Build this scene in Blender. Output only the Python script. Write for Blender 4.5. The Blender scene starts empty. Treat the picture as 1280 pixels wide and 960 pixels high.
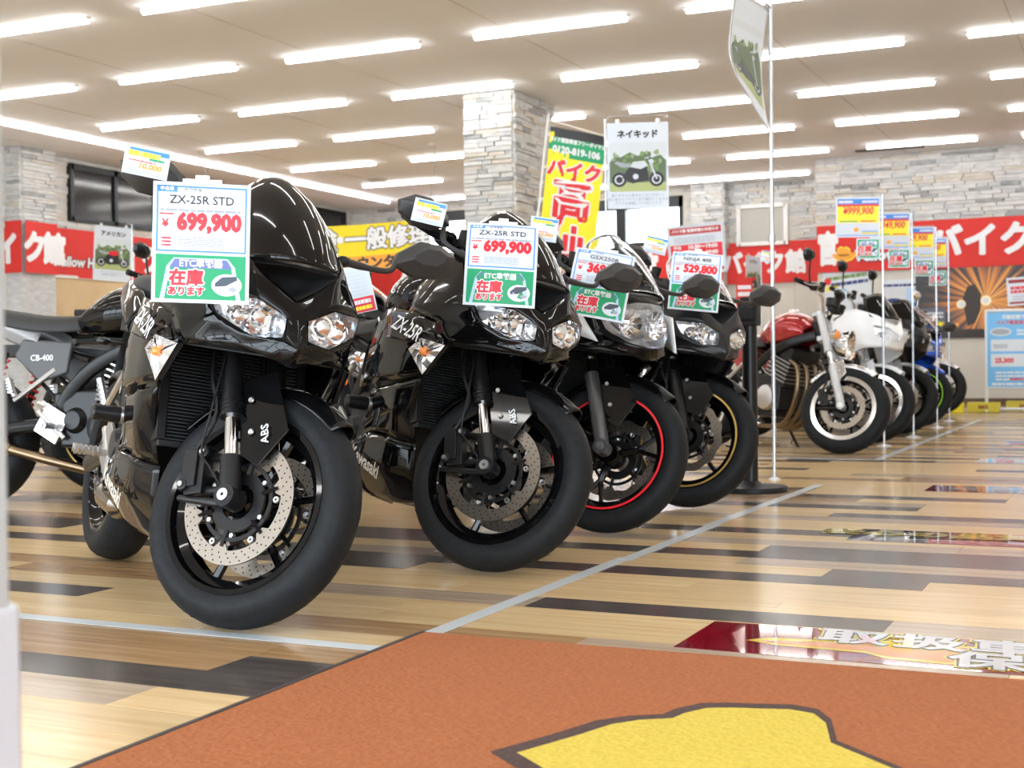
import bpy, bmesh, math, random
from mathutils import Vector, Matrix
random.seed(7)
PI = math.pi
D = bpy.data
C = bpy.context.scene.collection
sc = bpy.context.scene

# ------------------------------------------------------------------ camera
cam = D.cameras.new('camera'); cam.sensor_width = 36; cam.lens = 47.53
cam.clip_start = .05; cam.clip_end = 200
cam.dof.use_dof = True; cam.dof.focus_distance = 3.55; cam.dof.aperture_fstop = 6.5
co = D.objects.new('camera', cam); C.objects.link(co)
co.matrix_world = Matrix(((.90586, .0046, .42354, 0), (.4234, .01848, -.90575, 0), (-.012, .99982, .01479, .63), (0, 0, 0, 1)))
sc.camera = co
# ------------------------------------------------------------------ world and exposure
w = D.worlds.new('daylight'); sc.world = w; w.use_nodes = True
bg = w.node_tree.nodes['Background']
bg.inputs[0].default_value = (.80, .91, 1, 1); bg.inputs[1].default_value = 6.0
vs = sc.view_settings
vs.view_transform = 'Standard'; vs.look = 'None'; vs.gamma = 1; vs.use_curve_mapping = False
vs.exposure = 0.88
TUBE = 14.0

# ------------------------------------------------------------------ materials
MATS = {}
def mat(name, col, rough=.5, metal=0, coat=0, emit=0, trans=0, alpha=1, spec=.5, ior=1.45):
    if name in MATS: return MATS[name]
    m = D.materials.new(name); m.use_nodes = True
    b = m.node_tree.nodes['Principled BSDF']
    b.inputs['Base Color'].default_value = (*col, 1)
    b.inputs['Roughness'].default_value = rough
    b.inputs['Metallic'].default_value = metal
    b.inputs['Coat Weight'].default_value = coat
    b.inputs['Coat Roughness'].default_value = .02
    b.inputs['Specular IOR Level'].default_value = spec
    b.inputs['IOR'].default_value = ior
    if trans: b.inputs['Transmission Weight'].default_value = trans
    if alpha < 1: b.inputs['Alpha'].default_value = alpha
    if emit:
        b.inputs['Emission Color'].default_value = (*col, 1); b.inputs['Emission Strength'].default_value = emit
    MATS[name] = m
    return m
def nodes(m): return m.node_tree.nodes, m.node_tree.links, m.node_tree.nodes['Principled BSDF']
def noise_mat(name, c1, c2, scale, rough=.8, stretch=(1, 1, 1), bump=.1, detail=5, metal=0):
    m = mat(name, c1, rough, metal); N, L, b = nodes(m)
    g = N.new('ShaderNodeNewGeometry'); mp = N.new('ShaderNodeMapping'); mp.inputs['Scale'].default_value = stretch
    n = N.new('ShaderNodeTexNoise'); n.inputs['Scale'].default_value = scale; n.inputs['Detail'].default_value = detail
    r = N.new('ShaderNodeValToRGB'); r.color_ramp.elements[0].color = (*c1, 1); r.color_ramp.elements[1].color = (*c2, 1)
    r.color_ramp.elements[0].position = .3; r.color_ramp.elements[1].position = .7
    L.new(g.outputs['Position'], mp.inputs[0]); L.new(mp.outputs[0], n.inputs['Vector']); L.new(n.outputs[0], r.inputs[0]); L.new(r.outputs[0], b.inputs['Base Color'])
    if bump:
        bp = N.new('ShaderNodeBump'); bp.inputs['Strength'].default_value = bump; bp.inputs['Distance'].default_value = .01
        L.new(n.outputs[0], bp.inputs['Height']); L.new(bp.outputs[0], b.inputs['Normal'])
    return m
GB = mat('gloss_black', (.003, .003, .0035), .03, spec=.36)
SB = mat('satin_black', (.007, .007, .008), .33, spec=.4)
MB_ = mat('matte_black', (.009, .009, .010), .5, spec=.4)
PL = mat('grey_black_plastic', (.02, .02, .022), .55)
GP = mat('warm_grey_plastic', (.028, .027, .027), .45)
RB = noise_mat('tyre_rubber', (.008, .009, .010), (.014, .015, .017), 60, .6, bump=.04)
RB.node_tree.nodes['Principled BSDF'].inputs['Specular IOR Level'].default_value = .22
CH = mat('chrome', (.85, .86, .88), .08, 1)
AL = mat('cast_aluminium', (.55, .55, .56), .35, 1)
DS = mat('brushed_disc_steel', (.33, .29, .25), .34, 1)
STL = mat('zinc_steel', (.6, .61, .63), .3, 1)
BZ = mat('heat_tinted_steel', (.22, .16, .10), .3, 1)
WH = mat('white_paint', (.85, .87, .9), .2, 0, .6)
SLV = mat('silver_paint', (.55, .57, .6), .25, .5, .5)
RD = mat('red_paint', (.35, .008, .012), .15, .2, 1)
BL = mat('blue_paint', (.01, .09, .6), .18, .1, 1)
GRY = mat('grey_paint', (.30, .30, .31), .35, .1, .3)
GLD = mat('gold_line', (.65, .42, .12), .3, .6)
RLINE = mat('red_line', (.75, .02, .03), .35)
GLINE = mat('green_line', (.35, .8, .05), .35)
ORG = mat('orange_lens', (.9, .25, .03), .15, 0, 1)
REDL = mat('red_lens', (.4, .01, .01), .12, 0, 1)
CLR = mat('clear_lens', (1, 1, 1), .0, 0, 0, 0, 1, ior=1.2)
REFL = mat('reflector', (.9, .9, .92), .14, 1)
SMK = mat('smoked_screen', (.003, .0028, .0028), .03, spec=.45)
SCR = mat('clear_screen', (.93, .95, .96), .0, 0, 0, 0, 1, ior=1.15)
SEAT = noise_mat('seat_vinyl', (.02, .02, .021), (.03, .03, .031), 300, .55, bump=.06)
FIN = mat('radiator_fin', (.03, .033, .036), .45, .4)
DRK = mat('opening_black', (.003, .003, .003), .8)
WT = mat('lettering_white', (.80, .82, .86), .4)
PW = mat('print_white', (.66, .72, .80), .35)
PR = mat('print_red', (.72, .02, .035), .4)
PB = mat('print_blue', (.05, .25, .75), .4)
PLB = mat('print_light_blue', (.45, .62, .85), .4)
PN = mat('print_navy', (.02, .04, .20), .4)
PG = mat('print_green', (.0, .33, .13), .4)
PY = mat('print_yellow', (.95, .80, .02), .4)
PO = mat('print_orange', (.9, .38, .03), .4)
PK = mat('print_black', (.02, .02, .025), .4)
PGY = mat('print_grey', (.35, .38, .45), .5)
PGL = mat('print_pale_grey', (.62, .66, .72), .5)
PWN = mat('print_window_blue', (.12, .16, .42), .4)
PDR = mat('print_dark_red', (.30, .01, .02), .4)
PGN2 = mat('print_leaf_green', (.18, .32, .10), .5)
BRED = mat('banner_red', (.68, .035, .03), .65)
BYEL = mat('banner_yellow', (.92, .72, .02), .6)
FRAME = mat('dark_window_frame', (.012, .014, .016), .35, .3)
SLEEVE = mat('clear_sleeve', (.9, .93, .96), .1)

# ------------------------------------------------------------------ mesh helpers
def link(o, parent=None, M=None):
    C.objects.link(o)
    if parent is not None: o.parent = parent
    if M is not None: o.matrix_basis = M
    return o
def tag(o, label=None, cat=None, group=None, kind=None):
    if label: o['label'] = label
    if cat: o['category'] = cat
    if group: o['group'] = group
    if kind: o['kind'] = kind
    return o
def empty(name, M=None, parent=None):
    o = D.objects.new(name, None); o.empty_display_size = .1
    return link(o, parent, M)
class MB:
    def __init__(s): s.v = []; s.f = []; s.mi = []; s.cur = 0
    def add(s, vs, fs):
        n = len(s.v); s.v += [tuple(v) for v in vs]; s.f += [tuple(i + n for i in f) for f in fs]; s.mi += [s.cur] * len(fs); return s
    def box(s, c, d, M=None):
        x, y, z = d[0] / 2, d[1] / 2, d[2] / 2
        vs = [Vector((a * x, b * y, e * z)) for a in (-1, 1) for b in (-1, 1) for e in (-1, 1)]
        if M is not None: vs = [M @ v for v in vs]
        vs = [v + Vector(c) for v in vs]
        return s.add(vs, [(0, 1, 3, 2), (4, 6, 7, 5), (0, 4, 5, 1), (2, 3, 7, 6), (0, 2, 6, 4), (1, 5, 7, 3)])
    def tube(s, pts, r, n=10, cap=True, flat=None):
        P = [Vector(p) for p in pts]; k = len(P)
        rr = r if isinstance(r, (list, tuple)) else [r] * k
        vs = []; up = None
        for i, p in enumerate(P):
            t = (P[min(i + 1, k - 1)] - P[max(i - 1, 0)]).normalized()
            if up is None:
                up = Vector((0, 0, 1)) if abs(t.z) < .9 else Vector((1, 0, 0))
            a = t.cross(up).normalized(); b = a.cross(t).normalized(); up = b
            for j in range(n):
                th = 2 * PI * j / n
                vs.append(p + (a * math.cos(th) + b * math.sin(th) * (flat or 1)) * rr[i])
        fs = [(i * n + j, i * n + (j + 1) % n, (i + 1) * n + (j + 1) % n, (i + 1) * n + j) for i in range(k - 1) for j in range(n)]
        if cap: fs += [tuple(range(n))[::-1], tuple((k - 1) * n + j for j in range(n))]
        return s.add(vs, fs)
    def cyl(s, a, b, r, n=16): return s.tube([a, b], r, n)
    def lathe(s, prof, c=(0, 0, 0), axis='y', n=48, closed=True, a0=0, a1=2 * PI):
        # prof: (radius, offset along axis)
        full = abs(a1 - a0 - 2 * PI) < 1e-6; m = n if full else n + 1; k = len(prof); vs = []
        for i in range(m):
            t = a0 + (a1 - a0) * i / n; cs, sn = math.cos(t), math.sin(t)
            for r, h in prof:
                if axis == 'y': v = (r * cs, h, r * sn)
                elif axis == 'z': v = (r * cs, r * sn, h)
                else: v = (h, r * cs, r * sn)
                vs.append((c[0] + v[0], c[1] + v[1], c[2] + v[2]))
        fs = []
        for i in range(n):
            i2 = (i + 1) % m
            for j in range(k if closed else k - 1):
                j2 = (j + 1) % k
                fs.append((i * k + j, i2 * k + j, i2 * k + j2, i * k + j2))
        return s.add(vs, fs)
    def prism(s, poly, lo, hi, axis='y'):
        k = len(poly)
        def pt(a, b, h): return (a, h, b) if axis == 'y' else ((a, b, h) if axis == 'z' else (h, a, b))
        vs = [pt(a, b, lo) for a, b in poly] + [pt(a, b, hi) for a, b in poly]
        fs = [tuple(range(k)), tuple(range(k, 2 * k))[::-1]] + [(i, (i + 1) % k, k + (i + 1) % k, k + i) for i in range(k)]
        return s.add(vs, fs)
    def ball(s, c, r, n=12, sc_=(1, 1, 1)):
        vs = []; fs = []
        for i in range(n // 2 + 1):
            a = PI * i / (n // 2)
            for j in range(n):
                t = 2 * PI * j / n
                vs.append((c[0] + r * sc_[0] * math.sin(a) * math.cos(t), c[1] + r * sc_[1] * math.sin(a) * math.sin(t), c[2] + r * sc_[2] * math.cos(a)))
        for i in range(n // 2):
            for j in range(n):
                fs.append((i * n + j, (i + 1) * n + j, (i + 1) * n + (j + 1) % n, i * n + (j + 1) % n))
        return s.add(vs, fs)
    def mesh(s, name, mats, smooth=True, weld=True):
        me = D.meshes.new(name); me.from_pydata(s.v, [], s.f)
        mats = mats if isinstance(mats, (list, tuple)) else [mats]
        for m in mats: me.materials.append(m)
        if len(mats) > 1:
            for p, i in zip(me.polygons, s.mi): p.material_index = i
        bm = bmesh.new(); bm.from_mesh(me)
        if weld: bmesh.ops.remove_doubles(bm, verts=bm.verts, dist=1e-6)
        bmesh.ops.recalc_face_normals(bm, faces=bm.faces)
        bm.to_mesh(me); bm.free()
        if smooth:
            me.polygons.foreach_set('use_smooth', [True] * len(me.polygons)); me.set_sharp_from_angle(angle=math.radians(38))
        me.update(); return me
    def build(s, name, mats, parent=None, M=None, bevel=0, smooth=True, label=None):
        o = D.objects.new(name, s.mesh(name, mats, smooth)); link(o, parent, M)
        if bevel:
            b = o.modifiers.new('bevel', 'BEVEL'); b.width = bevel; b.segments = 2; b.limit_method = 'ANGLE'; b.harden_normals = True
        if label: o['label'] = label
        return o
def bez(pts, n=8):
    # catmull-rom through points
    P = [Vector(p) for p in pts]; out = []
    for i in range(len(P) - 1):
        p0 = P[max(i - 1, 0)]; p1 = P[i]; p2 = P[i + 1]; p3 = P[min(i + 2, len(P) - 1)]
        for k in range(n):
            t = k / n
            out.append(.5 * ((2 * p1) + (p2 - p0) * t + (2 * p0 - 5 * p1 + 4 * p2 - p3) * t * t + (3 * p1 - p0 - 3 * p2 + p3) * t ** 3))
    out.append(P[-1]); return out
def shell(name, V, F, m, parent, side=0, crease=.55, sub=2, thick=.004, M=None, label=None, creases=None):
    """half panel given on the right side (y<0). side 0: both halves in one mesh; -1 right only; 1 left only."""
    names = list(V); vs = []; idx = {}
    def put(nm, mir):
        x, y, z = V[nm]
        if abs(y) < 1e-6: mir = False
        key = (nm, mir)
        if key not in idx: idx[key] = len(vs); vs.append((x, -y if mir else y, z))
        return idx[key]
    fs = []
    for mir in ([False, True] if side == 0 else ([False] if side < 0 else [True])):
        for f in F:
            q = [put(n_, mir) for n_ in f.split()]
            fs.append(q[::-1] if mir else q)
    me = D.meshes.new(name); me.from_pydata(vs, [], fs); me.materials.append(m)
    bm = bmesh.new(); bm.from_mesh(me); bmesh.ops.recalc_face_normals(bm, faces=bm.faces)
    cl = bm.edges.layers.float.get('crease_edge') or bm.edges.layers.float.new('crease_edge')
    for e in bm.edges: e[cl] = 1.0 if e.is_boundary else crease
    if crease > .4 and sub > 0:
        vl = bm.verts.layers.float.get('crease_vert') or bm.verts.layers.float.new('crease_vert')
        for v in bm.verts:
            if v.is_boundary: v[vl] = .9
            elif crease > .4: v[vl] = .35
    bm.to_mesh(me); bm.free()
    me.polygons.foreach_set('use_smooth', [True] * len(me.polygons)); me.update()
    o = D.objects.new(name, me); link(o, parent, M)
    su = o.modifiers.new('smooth', 'SUBSURF'); su.levels = sub; su.render_levels = sub
    so = o.modifiers.new('thickness', 'SOLIDIFY'); so.thickness = thick; so.offset = 0
    if label: o['label'] = label
    return o
def grid_shell(name, rows, m, parent, side=0, **kw):
    V = {}; F = []
    for i, r in enumerate(rows):
        for j, p in enumerate(r): V['p%d_%d' % (i, j)] = p
    for i in range(len(rows) - 1):
        for j in range(len(rows[0]) - 1):
            F.append('p%d_%d p%d_%d p%d_%d p%d_%d' % (i, j, i, j + 1, i + 1, j + 1, i + 1, j))
    return shell(name, V, F, m, parent, side, **kw)
def dup(root, M=None, label=None, group=None, cat=None):
    r = root.copy(); C.objects.link(r)
    if M is not None: r.matrix_basis = M
    if label: r['label'] = label
    if group: r['group'] = group
    if cat: r['category'] = cat
    for ch in list(root.children):
        c = ch.copy(); C.objects.link(c); c.parent = r; c.matrix_basis = ch.matrix_basis
        for g in list(ch.children):
            d = g.copy(); C.objects.link(d); d.parent = c; d.matrix_basis = g.matrix_basis
    return r

# ------------------------------------------------------------------ lettering
FONT = None
_tc = {}
def text_geo(body, size, bold=0., shear=0., align='CENTER', sx=1., space=1.):
    key = (body, size, bold, shear, align, sx, space)
    if key in _tc: return _tc[key]
    cu = D.curves.new('lettering', 'FONT'); cu.body = body; cu.size = size; cu.offset = min(bold, .012) * size; cu.shear = shear
    cu.align_x = align; cu.align_y = 'CENTER'; cu.resolution_u = 2; cu.space_character = space
    o = D.objects.new('lettering_source', cu); C.objects.link(o)
    dg = bpy.context.evaluated_depsgraph_get(); dg.update()
    me = D.meshes.new_from_object(o.evaluated_get(dg))
    vs = [(v.co.x * sx, v.co.y, 0.) for v in me.vertices]; fs = [tuple(p.vertices) for p in me.polygons]
    D.objects.remove(o); D.curves.remove(cu); D.meshes.remove(me)
    if bold > .02:
        n0 = len(vs); f0 = list(fs); v0 = list(vs); q = 6 if bold < .07 else 8; r = (bold - .012) * size
        for k in range(q):
            a = 2 * PI * k / q + .4; vs = vs + [(x + r * math.cos(a) * sx, y + r * math.sin(a), -.08 * (k + 1)) for x, y, _ in v0]; fs = fs + [tuple(i + n0 * (k + 1) for i in f) for f in f0]
    _tc[key] = (vs, fs); return vs, fs
class Sheet:
    """flat print in (x right, z up) seen from -y; child meshes per ink; optional warp(x,z)->(x,y,z)."""
    def __init__(s, w, h, base=None, thick=.0015, e=.0006, warp=None):
        s.w, s.h, s.base, s.t, s.e, s.warp = w, h, base or PW, thick, e, warp; s.layers = {}; s.order = []
    def _l(s, name, m):
        k = (name, m.name)
        if k not in s.layers: s.layers[k] = ([], [], m); s.order.append(k)
        return s.layers[k]
    def pts(s, name, m, vs, fs, lvl):
        V, F, _ = s._l(name, m); n = len(V); V += [(p[0], lvl + (p[2] if len(p) > 2 else 0), p[1]) for p in vs]; F += [tuple(i + n for i in f) for f in fs]
    def rect(s, name, m, x0, z0, x1, z1, lvl=1):
        k = 6 if s.warp and (abs(x1 - x0) > s.w * .2 or abs(z1 - z0) > s.h * .15) else 1
        vs = [(x0 + (x1 - x0) * i / k, z0 + (z1 - z0) * j / k) for i in range(k + 1) for j in range(k + 1)]
        fs = [(i * (k + 1) + j, (i + 1) * (k + 1) + j, (i + 1) * (k + 1) + j + 1, i * (k + 1) + j + 1) for i in range(k) for j in range(k)]
        s.pts(name, m, vs, fs, lvl)
    def frame(s, name, m, x0, z0, x1, z1, t, lvl=1):
        s.rect(name, m, x0, z0, x1, z0 + t, lvl); s.rect(name, m, x0, z1 - t, x1, z1, lvl)
        s.rect(name, m, x0, z0 + t, x0 + t, z1 - t, lvl); s.rect(name, m, x1 - t, z0 + t, x1, z1 - t, lvl)
    def poly(s, name, m, vs, lvl=1): s.pts(name, m, vs, [tuple(range(len(vs)))], lvl)
    def ellipse(s, name, m, cx, cz, rx, rz, lvl=1, n=24, rot=0):
        c, q = math.cos(rot), math.sin(rot)
        s.poly(name, m, [(cx + rx * math.cos(2 * PI * i / n) * c - rz * math.sin(2 * PI * i / n) * q, cz + rx * math.cos(2 * PI * i / n) * q + rz * math.sin(2 * PI * i / n) * c) for i in range(n)], lvl)
    def text(s, body, m, size, x, z, lvl=2, bold=.02, shear=0., align='CENTER', sx=1., name='lettering', space=1., rot=0):
        vs, fs = text_geo(body, size, bold, shear, align, sx, space)
        c, q = math.cos(rot), math.sin(rot)
        s.pts(name, m, [(x + a * c - b * q, z + a * q + b * c, dl) for a, b, dl in vs], fs, lvl)
    def lines(s, m, x0, z0, x1, z1, rows, fill=.5, lvl=2, name='fine_print', seed=1):
        rnd = random.Random(seed); hh = (z1 - z0) / rows
        for i in range(rows):
            x = x0
            while x < x1:
                ww = min((x1 - x0) * rnd.uniform(.03, .16), x1 - x)
                s.pts(name, m, [(x, z0 + hh * i), (x + ww, z0 + hh * i), (x + ww, z0 + hh * (i + fill)), (x, z0 + hh * (i + fill))], [(0, 1, 2, 3)], lvl)
                x += ww + (x1 - x0) * .015
    def build(s, name, label, cat, M, group=None, parent=None, floor=False):
        def mp(x, lv, z, off=0.):
            y = -lv * s.e
            if s.warp: a, b, c_ = s.warp(x, z); return (a, b + y + off, c_)
            return (x, y + off, z)
        k = 10 if s.warp else 1; w, h = s.w / 2, s.h / 2
        vs = []; fs = []; n1 = (k + 1) ** 2
        for side in (0, 1):
            for i in range(k + 1):
                for j in range(k + 1): vs.append(mp(-w + s.w * i / k, 0, -h + s.h * j / k, side * s.t))
        for i in range(k):
            for j in range(k):
                a = i * (k + 1) + j; q = (a, a + k + 1, a + k + 2, a + 1); fs.append(q); fs.append(tuple(n1 + t for t in q[::-1]))
        ring = [i * (k + 1) for i in range(k + 1)] + [k * (k + 1) + j for j in range(1, k + 1)] + [i * (k + 1) + k for i in range(k - 1, -1, -1)] + [j for j in range(k - 1, 0, -1)]
        for a, b in zip(ring, ring[1:] + ring[:1]): fs.append((a, b, n1 + b, n1 + a))
        def fin(vv): return [(x, z, -y) for x, y, z in vv] if floor else vv
        me = D.meshes.new(name); me.from_pydata(fin(vs), [], fs); me.materials.append(s.base)
        root = link(D.objects.new(name, me), parent, M)
        tag(root, label, cat, group)
        for kx in s.order:
            V, F, m = s.layers[kx]
            me = D.meshes.new(kx[0]); me.from_pydata(fin([mp(*v) for v in V]), [], F); me.materials.append(m)
            link(D.objects.new(kx[0], me), root)
        return root
def place(x, y, z, yaw=0., roll=0., pitch=0.):
    """yaw in degrees about z (0 faces -y), pitch tips the top back, roll turns in its own plane"""
    r = math.radians
    return Matrix.Translation((x, y, z)) @ Matrix.Rotation(r(yaw), 4, 'Z') @ Matrix.Rotation(-r(pitch), 4, 'X') @ Matrix.Rotation(r(roll), 4, 'Y')
# ================================================================== the room
CE = 3.48; YF = 21.3; YN = 19.3; XC = -4.2; XLW = -13.2; XR = 6.0; Y0 = -3.2
def struct(o): o['kind'] = 'structure'; return o
ceil_m = noise_mat('ceiling_board', (.76, .785, .83), (.80, .825, .87), .6, .9, bump=0)
wall_m = noise_mat('beige_wall', (.62, .60, .555), (.67, .65, .60), 1.5, .7, bump=.02)
cream_m = noise_mat('tan_board', (.62, .46, .27), (.68, .52, .32), 3, .8, bump=.02)
def wbox(name, x0, x1, y0, y1, z0, z1, m, parent=None):
    b = MB(); b.box(((x0 + x1) / 2, (y0 + y1) / 2, (z0 + z1) / 2), (x1 - x0, y1 - y0, z1 - z0)); return b.build(name, m, parent, smooth=False)
cl = struct(wbox('ceiling', XLW - .3, XR + .3, Y0 - .3, YF + .3, CE, CE + .15, ceil_m))
# fine joints of the ceiling boards
seam = mat('ceiling_seam', (.50, .47, .44), .9)
b = MB()
for i in range(9): b.box((-12.5 + i * 1.95 - .3 + .1, 9, CE - .0015), (.006, 25, .003))
b.build('seam_strips', seam, cl)
wl = struct(wbox('wall_left', XLW - .25, XLW, Y0, YF, 0, CE, wall_m))
# far wall with its three window openings
WZ0, WZ1 = 2.56, 3.36
wins = [(-12.0, -10.55), (-10.35, -9.35), (-9.1, -6.83)]
wf = struct(wbox('wall_back', XLW, XC + .2, YF, YF + .25, 0, WZ0, wall_m))
wbox('wall_panel', XLW, XC + .2, YF, YF + .25, WZ1, CE, wall_m, wf)
xs = [XLW] + [v for a in wins for v in a] + [XC + .2]
for i in range(0, len(xs), 2): wbox('wall_panel', xs[i], xs[i + 1], YF, YF + .25, WZ0, WZ1, wall_m, wf)
wn = struct(wbox('wall_far_right', XC, XR, YN, YN + 2.2, 0, CE, wall_m))
wr = struct(wbox('wall_right', XR, XR + .25, Y0, YN, 0, CE, wall_m))
# glazed shopfront behind the camera
sf = struct(wbox('wall_front', XLW, XR, Y0 - .2, Y0, 2.95, CE, FRAME))
k = 0
x = XLW
while x < XR - .1:
    wbox('mullion', x, x + .08, Y0 - .12, Y0, 0, 2.95, FRAME, sf); x += 1.6
wbox('transom', XLW, XR, Y0 - .1, Y0, 2.2, 2.26, FRAME, sf)
wbox('sill', XLW, XR, Y0 - .12, Y0, 0, .12, FRAME, sf)
go = struct(wbox('ground', -60, 60, -60, 80, -.25, -.05, noise_mat('car_park_asphalt', (.25, .25, .26), (.32, .32, .33), 5, .9)))
glass = mat('window_glass', (1, 1, 1), 0, trans=1, ior=1.01)
for i, (a, bx) in enumerate(wins):
    f = MB(); t = .07
    f.box(((a + bx) / 2, YF + .05, WZ0 + t / 2), (bx - a, .12, t)); f.box(((a + bx) / 2, YF + .05, WZ1 - .09), (bx - a, .12, .18))
    for xx in (a + t / 2, bx - t / 2): f.box((xx, YF + .05, (WZ0 + WZ1) / 2), (t, .12, WZ1 - WZ0))
    n_ = max(1, round((bx - a) / 1.1))
    for q in range(1, n_): f.box((a + (bx - a) * q / n_ + .05, YF + .05, (WZ0 + WZ1) / 2), (.17, .12, WZ1 - WZ0))
    wo = struct(f.build('window_%d' % (i + 1), FRAME))
    MB().box(((a + bx) / 2, YF + .06, (WZ0 + WZ1) / 2), (bx - a - t, .006, WZ1 - WZ0 - t)).build('pane', glass, wo)
# dark windows high on the left wall
night = mat('dark_glass', (.02, .022, .026), .12)
fr = MB(); y0, y1, z0, z1 = 14.09, 21.0, 2.64, 3.42
fr.box((XLW + .03, (y0 + y1) / 2, z0 + .03), (.08, y1 - y0, .06)); fr.box((XLW + .03, (y0 + y1) / 2, z1 - .04), (.08, y1 - y0, .08))
yy = y0
while yy <= y1 + .01:
    fr.box((XLW + .03, yy + .02, (z0 + z1) / 2), (.08, .07, z1 - z0)); yy += (y1 - y0) / 8
w4 = struct(fr.build('window_4', FRAME, smooth=False))
for q in range(8):
    MB().box((XLW + .02, y0 + (y1 - y0) * (q + .5) / 8 + .02, (z0 + z1) / 2), (.03, (y1 - y0) / 8 - .08, z1 - z0 - .1)).build('pane', night, w4)
# small white framed window near the corner
sx0, sx1, sz0, sz1 = -5.88, -5.12, 2.50, 3.10
f = MB()
for zz in (sz0, sz1): f.box(((sx0 + sx1) / 2, YF - .04, zz), (sx1 - sx0, .1, .06))
for xx in (sx0, sx1): f.box((xx, YF - .04, (sz0 + sz1) / 2), (.07, .1, sz1 - sz0 + .06))
w5 = struct(f.build('window_5', mat('white_window_frame', (.8, .8, .8), .4), bevel=.004))
MB().box(((sx0 + sx1) / 2, YF - .03, (sz0 + sz1) / 2), (sx1 - sx0 - .06, .02, sz1 - sz0 - .05)).build('pane', mat('frosted_pane', (.42, .41, .38), .25), w5)

# --- ledge stone
ST = [noise_mat('stone_light', (.54, .54, .535), (.72, .72, .72), 9, .85, (1, 1, 3), .35), noise_mat('stone_grey', (.46, .475, .49), (.62, .63, .64), 9, .85, (1, 1, 3), .35),
      noise_mat('stone_tan', (.52, .48, .43), (.68, .64, .58), 9, .85, (1, 1, 3), .35), noise_mat('stone_dark', (.26, .275, .29), (.44, .45, .46), 9, .85, (1, 1, 3), .35)]
def stone_mesh(m, k):
    rnd = random.Random(k); bm = bmesh.new()
    bmesh.ops.create_cube(bm, size=1)
    for v in bm.verts:
        if v.co.y < 0: v.co.x *= rnd.uniform(.93, .99); v.co.z *= rnd.uniform(.86, .97); v.co.y *= rnd.uniform(.8, 1)
    me = D.meshes.new('stone'); bm.to_mesh(me); bm.free(); me.materials.append(m); return me
SM = [stone_mesh(ST[k % 4], k) for k in range(12)]
def stones(parent, p0, ux, nrm, length, z0, z1, rnd, rowh=.052, lens=(.14, .46), limit=300, avoid=None):
    """courses from p0 along ux, facing nrm"""
    n = getattr(stones, 'n', {}); cnt = n.get(parent.name, 0)
    rest = MB(); z = z0; ux = Vector(ux); nr = Vector(nrm); ang = math.atan2(ux.y, ux.x)
    while z < z1 - .02:
        h = min(rnd.uniform(.75, 1.25) * rowh, z1 - z)
        x = 0
        while x < length - .01:
            l = min(rnd.uniform(*lens), length - x)
            if length - x - l < .08: l = length - x
            c = Vector(p0) + ux * (x + l / 2); pr = rnd.uniform(.010, .042); zc = z + h / 2
            if not (avoid and avoid(c, zc)):
                c2 = Vector((c.x, c.y, zc)) + nr * (pr / 2)
                k = rnd.choice((0, 0, 0, 4, 1, 1, 5, 8, 9, 2, 6, 3, 8, 4))
                if cnt < limit:
                    o = D.objects.new('stone', SM[k]); C.objects.link(o); o.parent = parent
                    o.matrix_basis = Matrix.Translation(c2) @ Matrix.Rotation(ang, 4, 'Z') @ Matrix.Diagonal((l - .003, pr, h - .003, 1))
                    cnt += 1
                else:
                    rest.cur = k % 4; rest.box(c2, (l - .003, pr, h - .003), Matrix.Rotation(ang, 3, 'Z'))
            x += l
        z += h
    n[parent.name] = cnt; stones.n = n
    if rest.v: rest.build('stone_courses', ST, parent, smooth=False)['kind'] = 'stuff'
rnd = random.Random(3)
stones(wn, (XC - .02, YN, 0), (1, 0, 0), (0, -1, 0), 7.5, 2.53, CE, rnd)
inwin = lambda c, z: (any(a - .1 < c.x < b_ + .1 for a, b_ in wins) and WZ0 - .03 < z < WZ1 + .03) or (sx0 - .1 < c.x < sx1 + .1 and sz0 - .04 < z < sz1 + .04)
stones(wf, (XLW, YF, 0), (1, 0, 0), (0, -1, 0), XC - XLW, 2.45, CE, rnd, lens=(.14, .40), avoid=inwin)
stones(wl, (XLW, 21.3, 0), (0, -1, 0), (1, 0, 0), 10.0, 2.45, CE, rnd, avoid=lambda c, z: y0 - .05 < c.y < y1 + .1 and z0 - .02 < z < z1)
def column(name, x0_, x1_, ya, yb, z0_=0.):
    c = struct(wbox(name, x0_, x1_, ya, yb, 0, CE, ST[1]))
    stones(c, (x0_, ya, 0), (1, 0, 0), (0, -1, 0), x1_ - x0_, z0_, CE, rnd, lens=(.1, .32), rowh=.045)
    stones(c, (x1_, ya, 0), (0, 1, 0), (1, 0, 0), yb - ya, z0_, CE, rnd, lens=(.12, .40), rowh=.045)
    return c
column('column_1', -6.50, -5.93, 12.78, 13.78, 1.0)
column('column_2', XLW, -12.93, 12.98, 13.56, 2.5)
column('column_3', -6.60, -6.08, 21.0, 21.4, 2.45)

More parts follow.
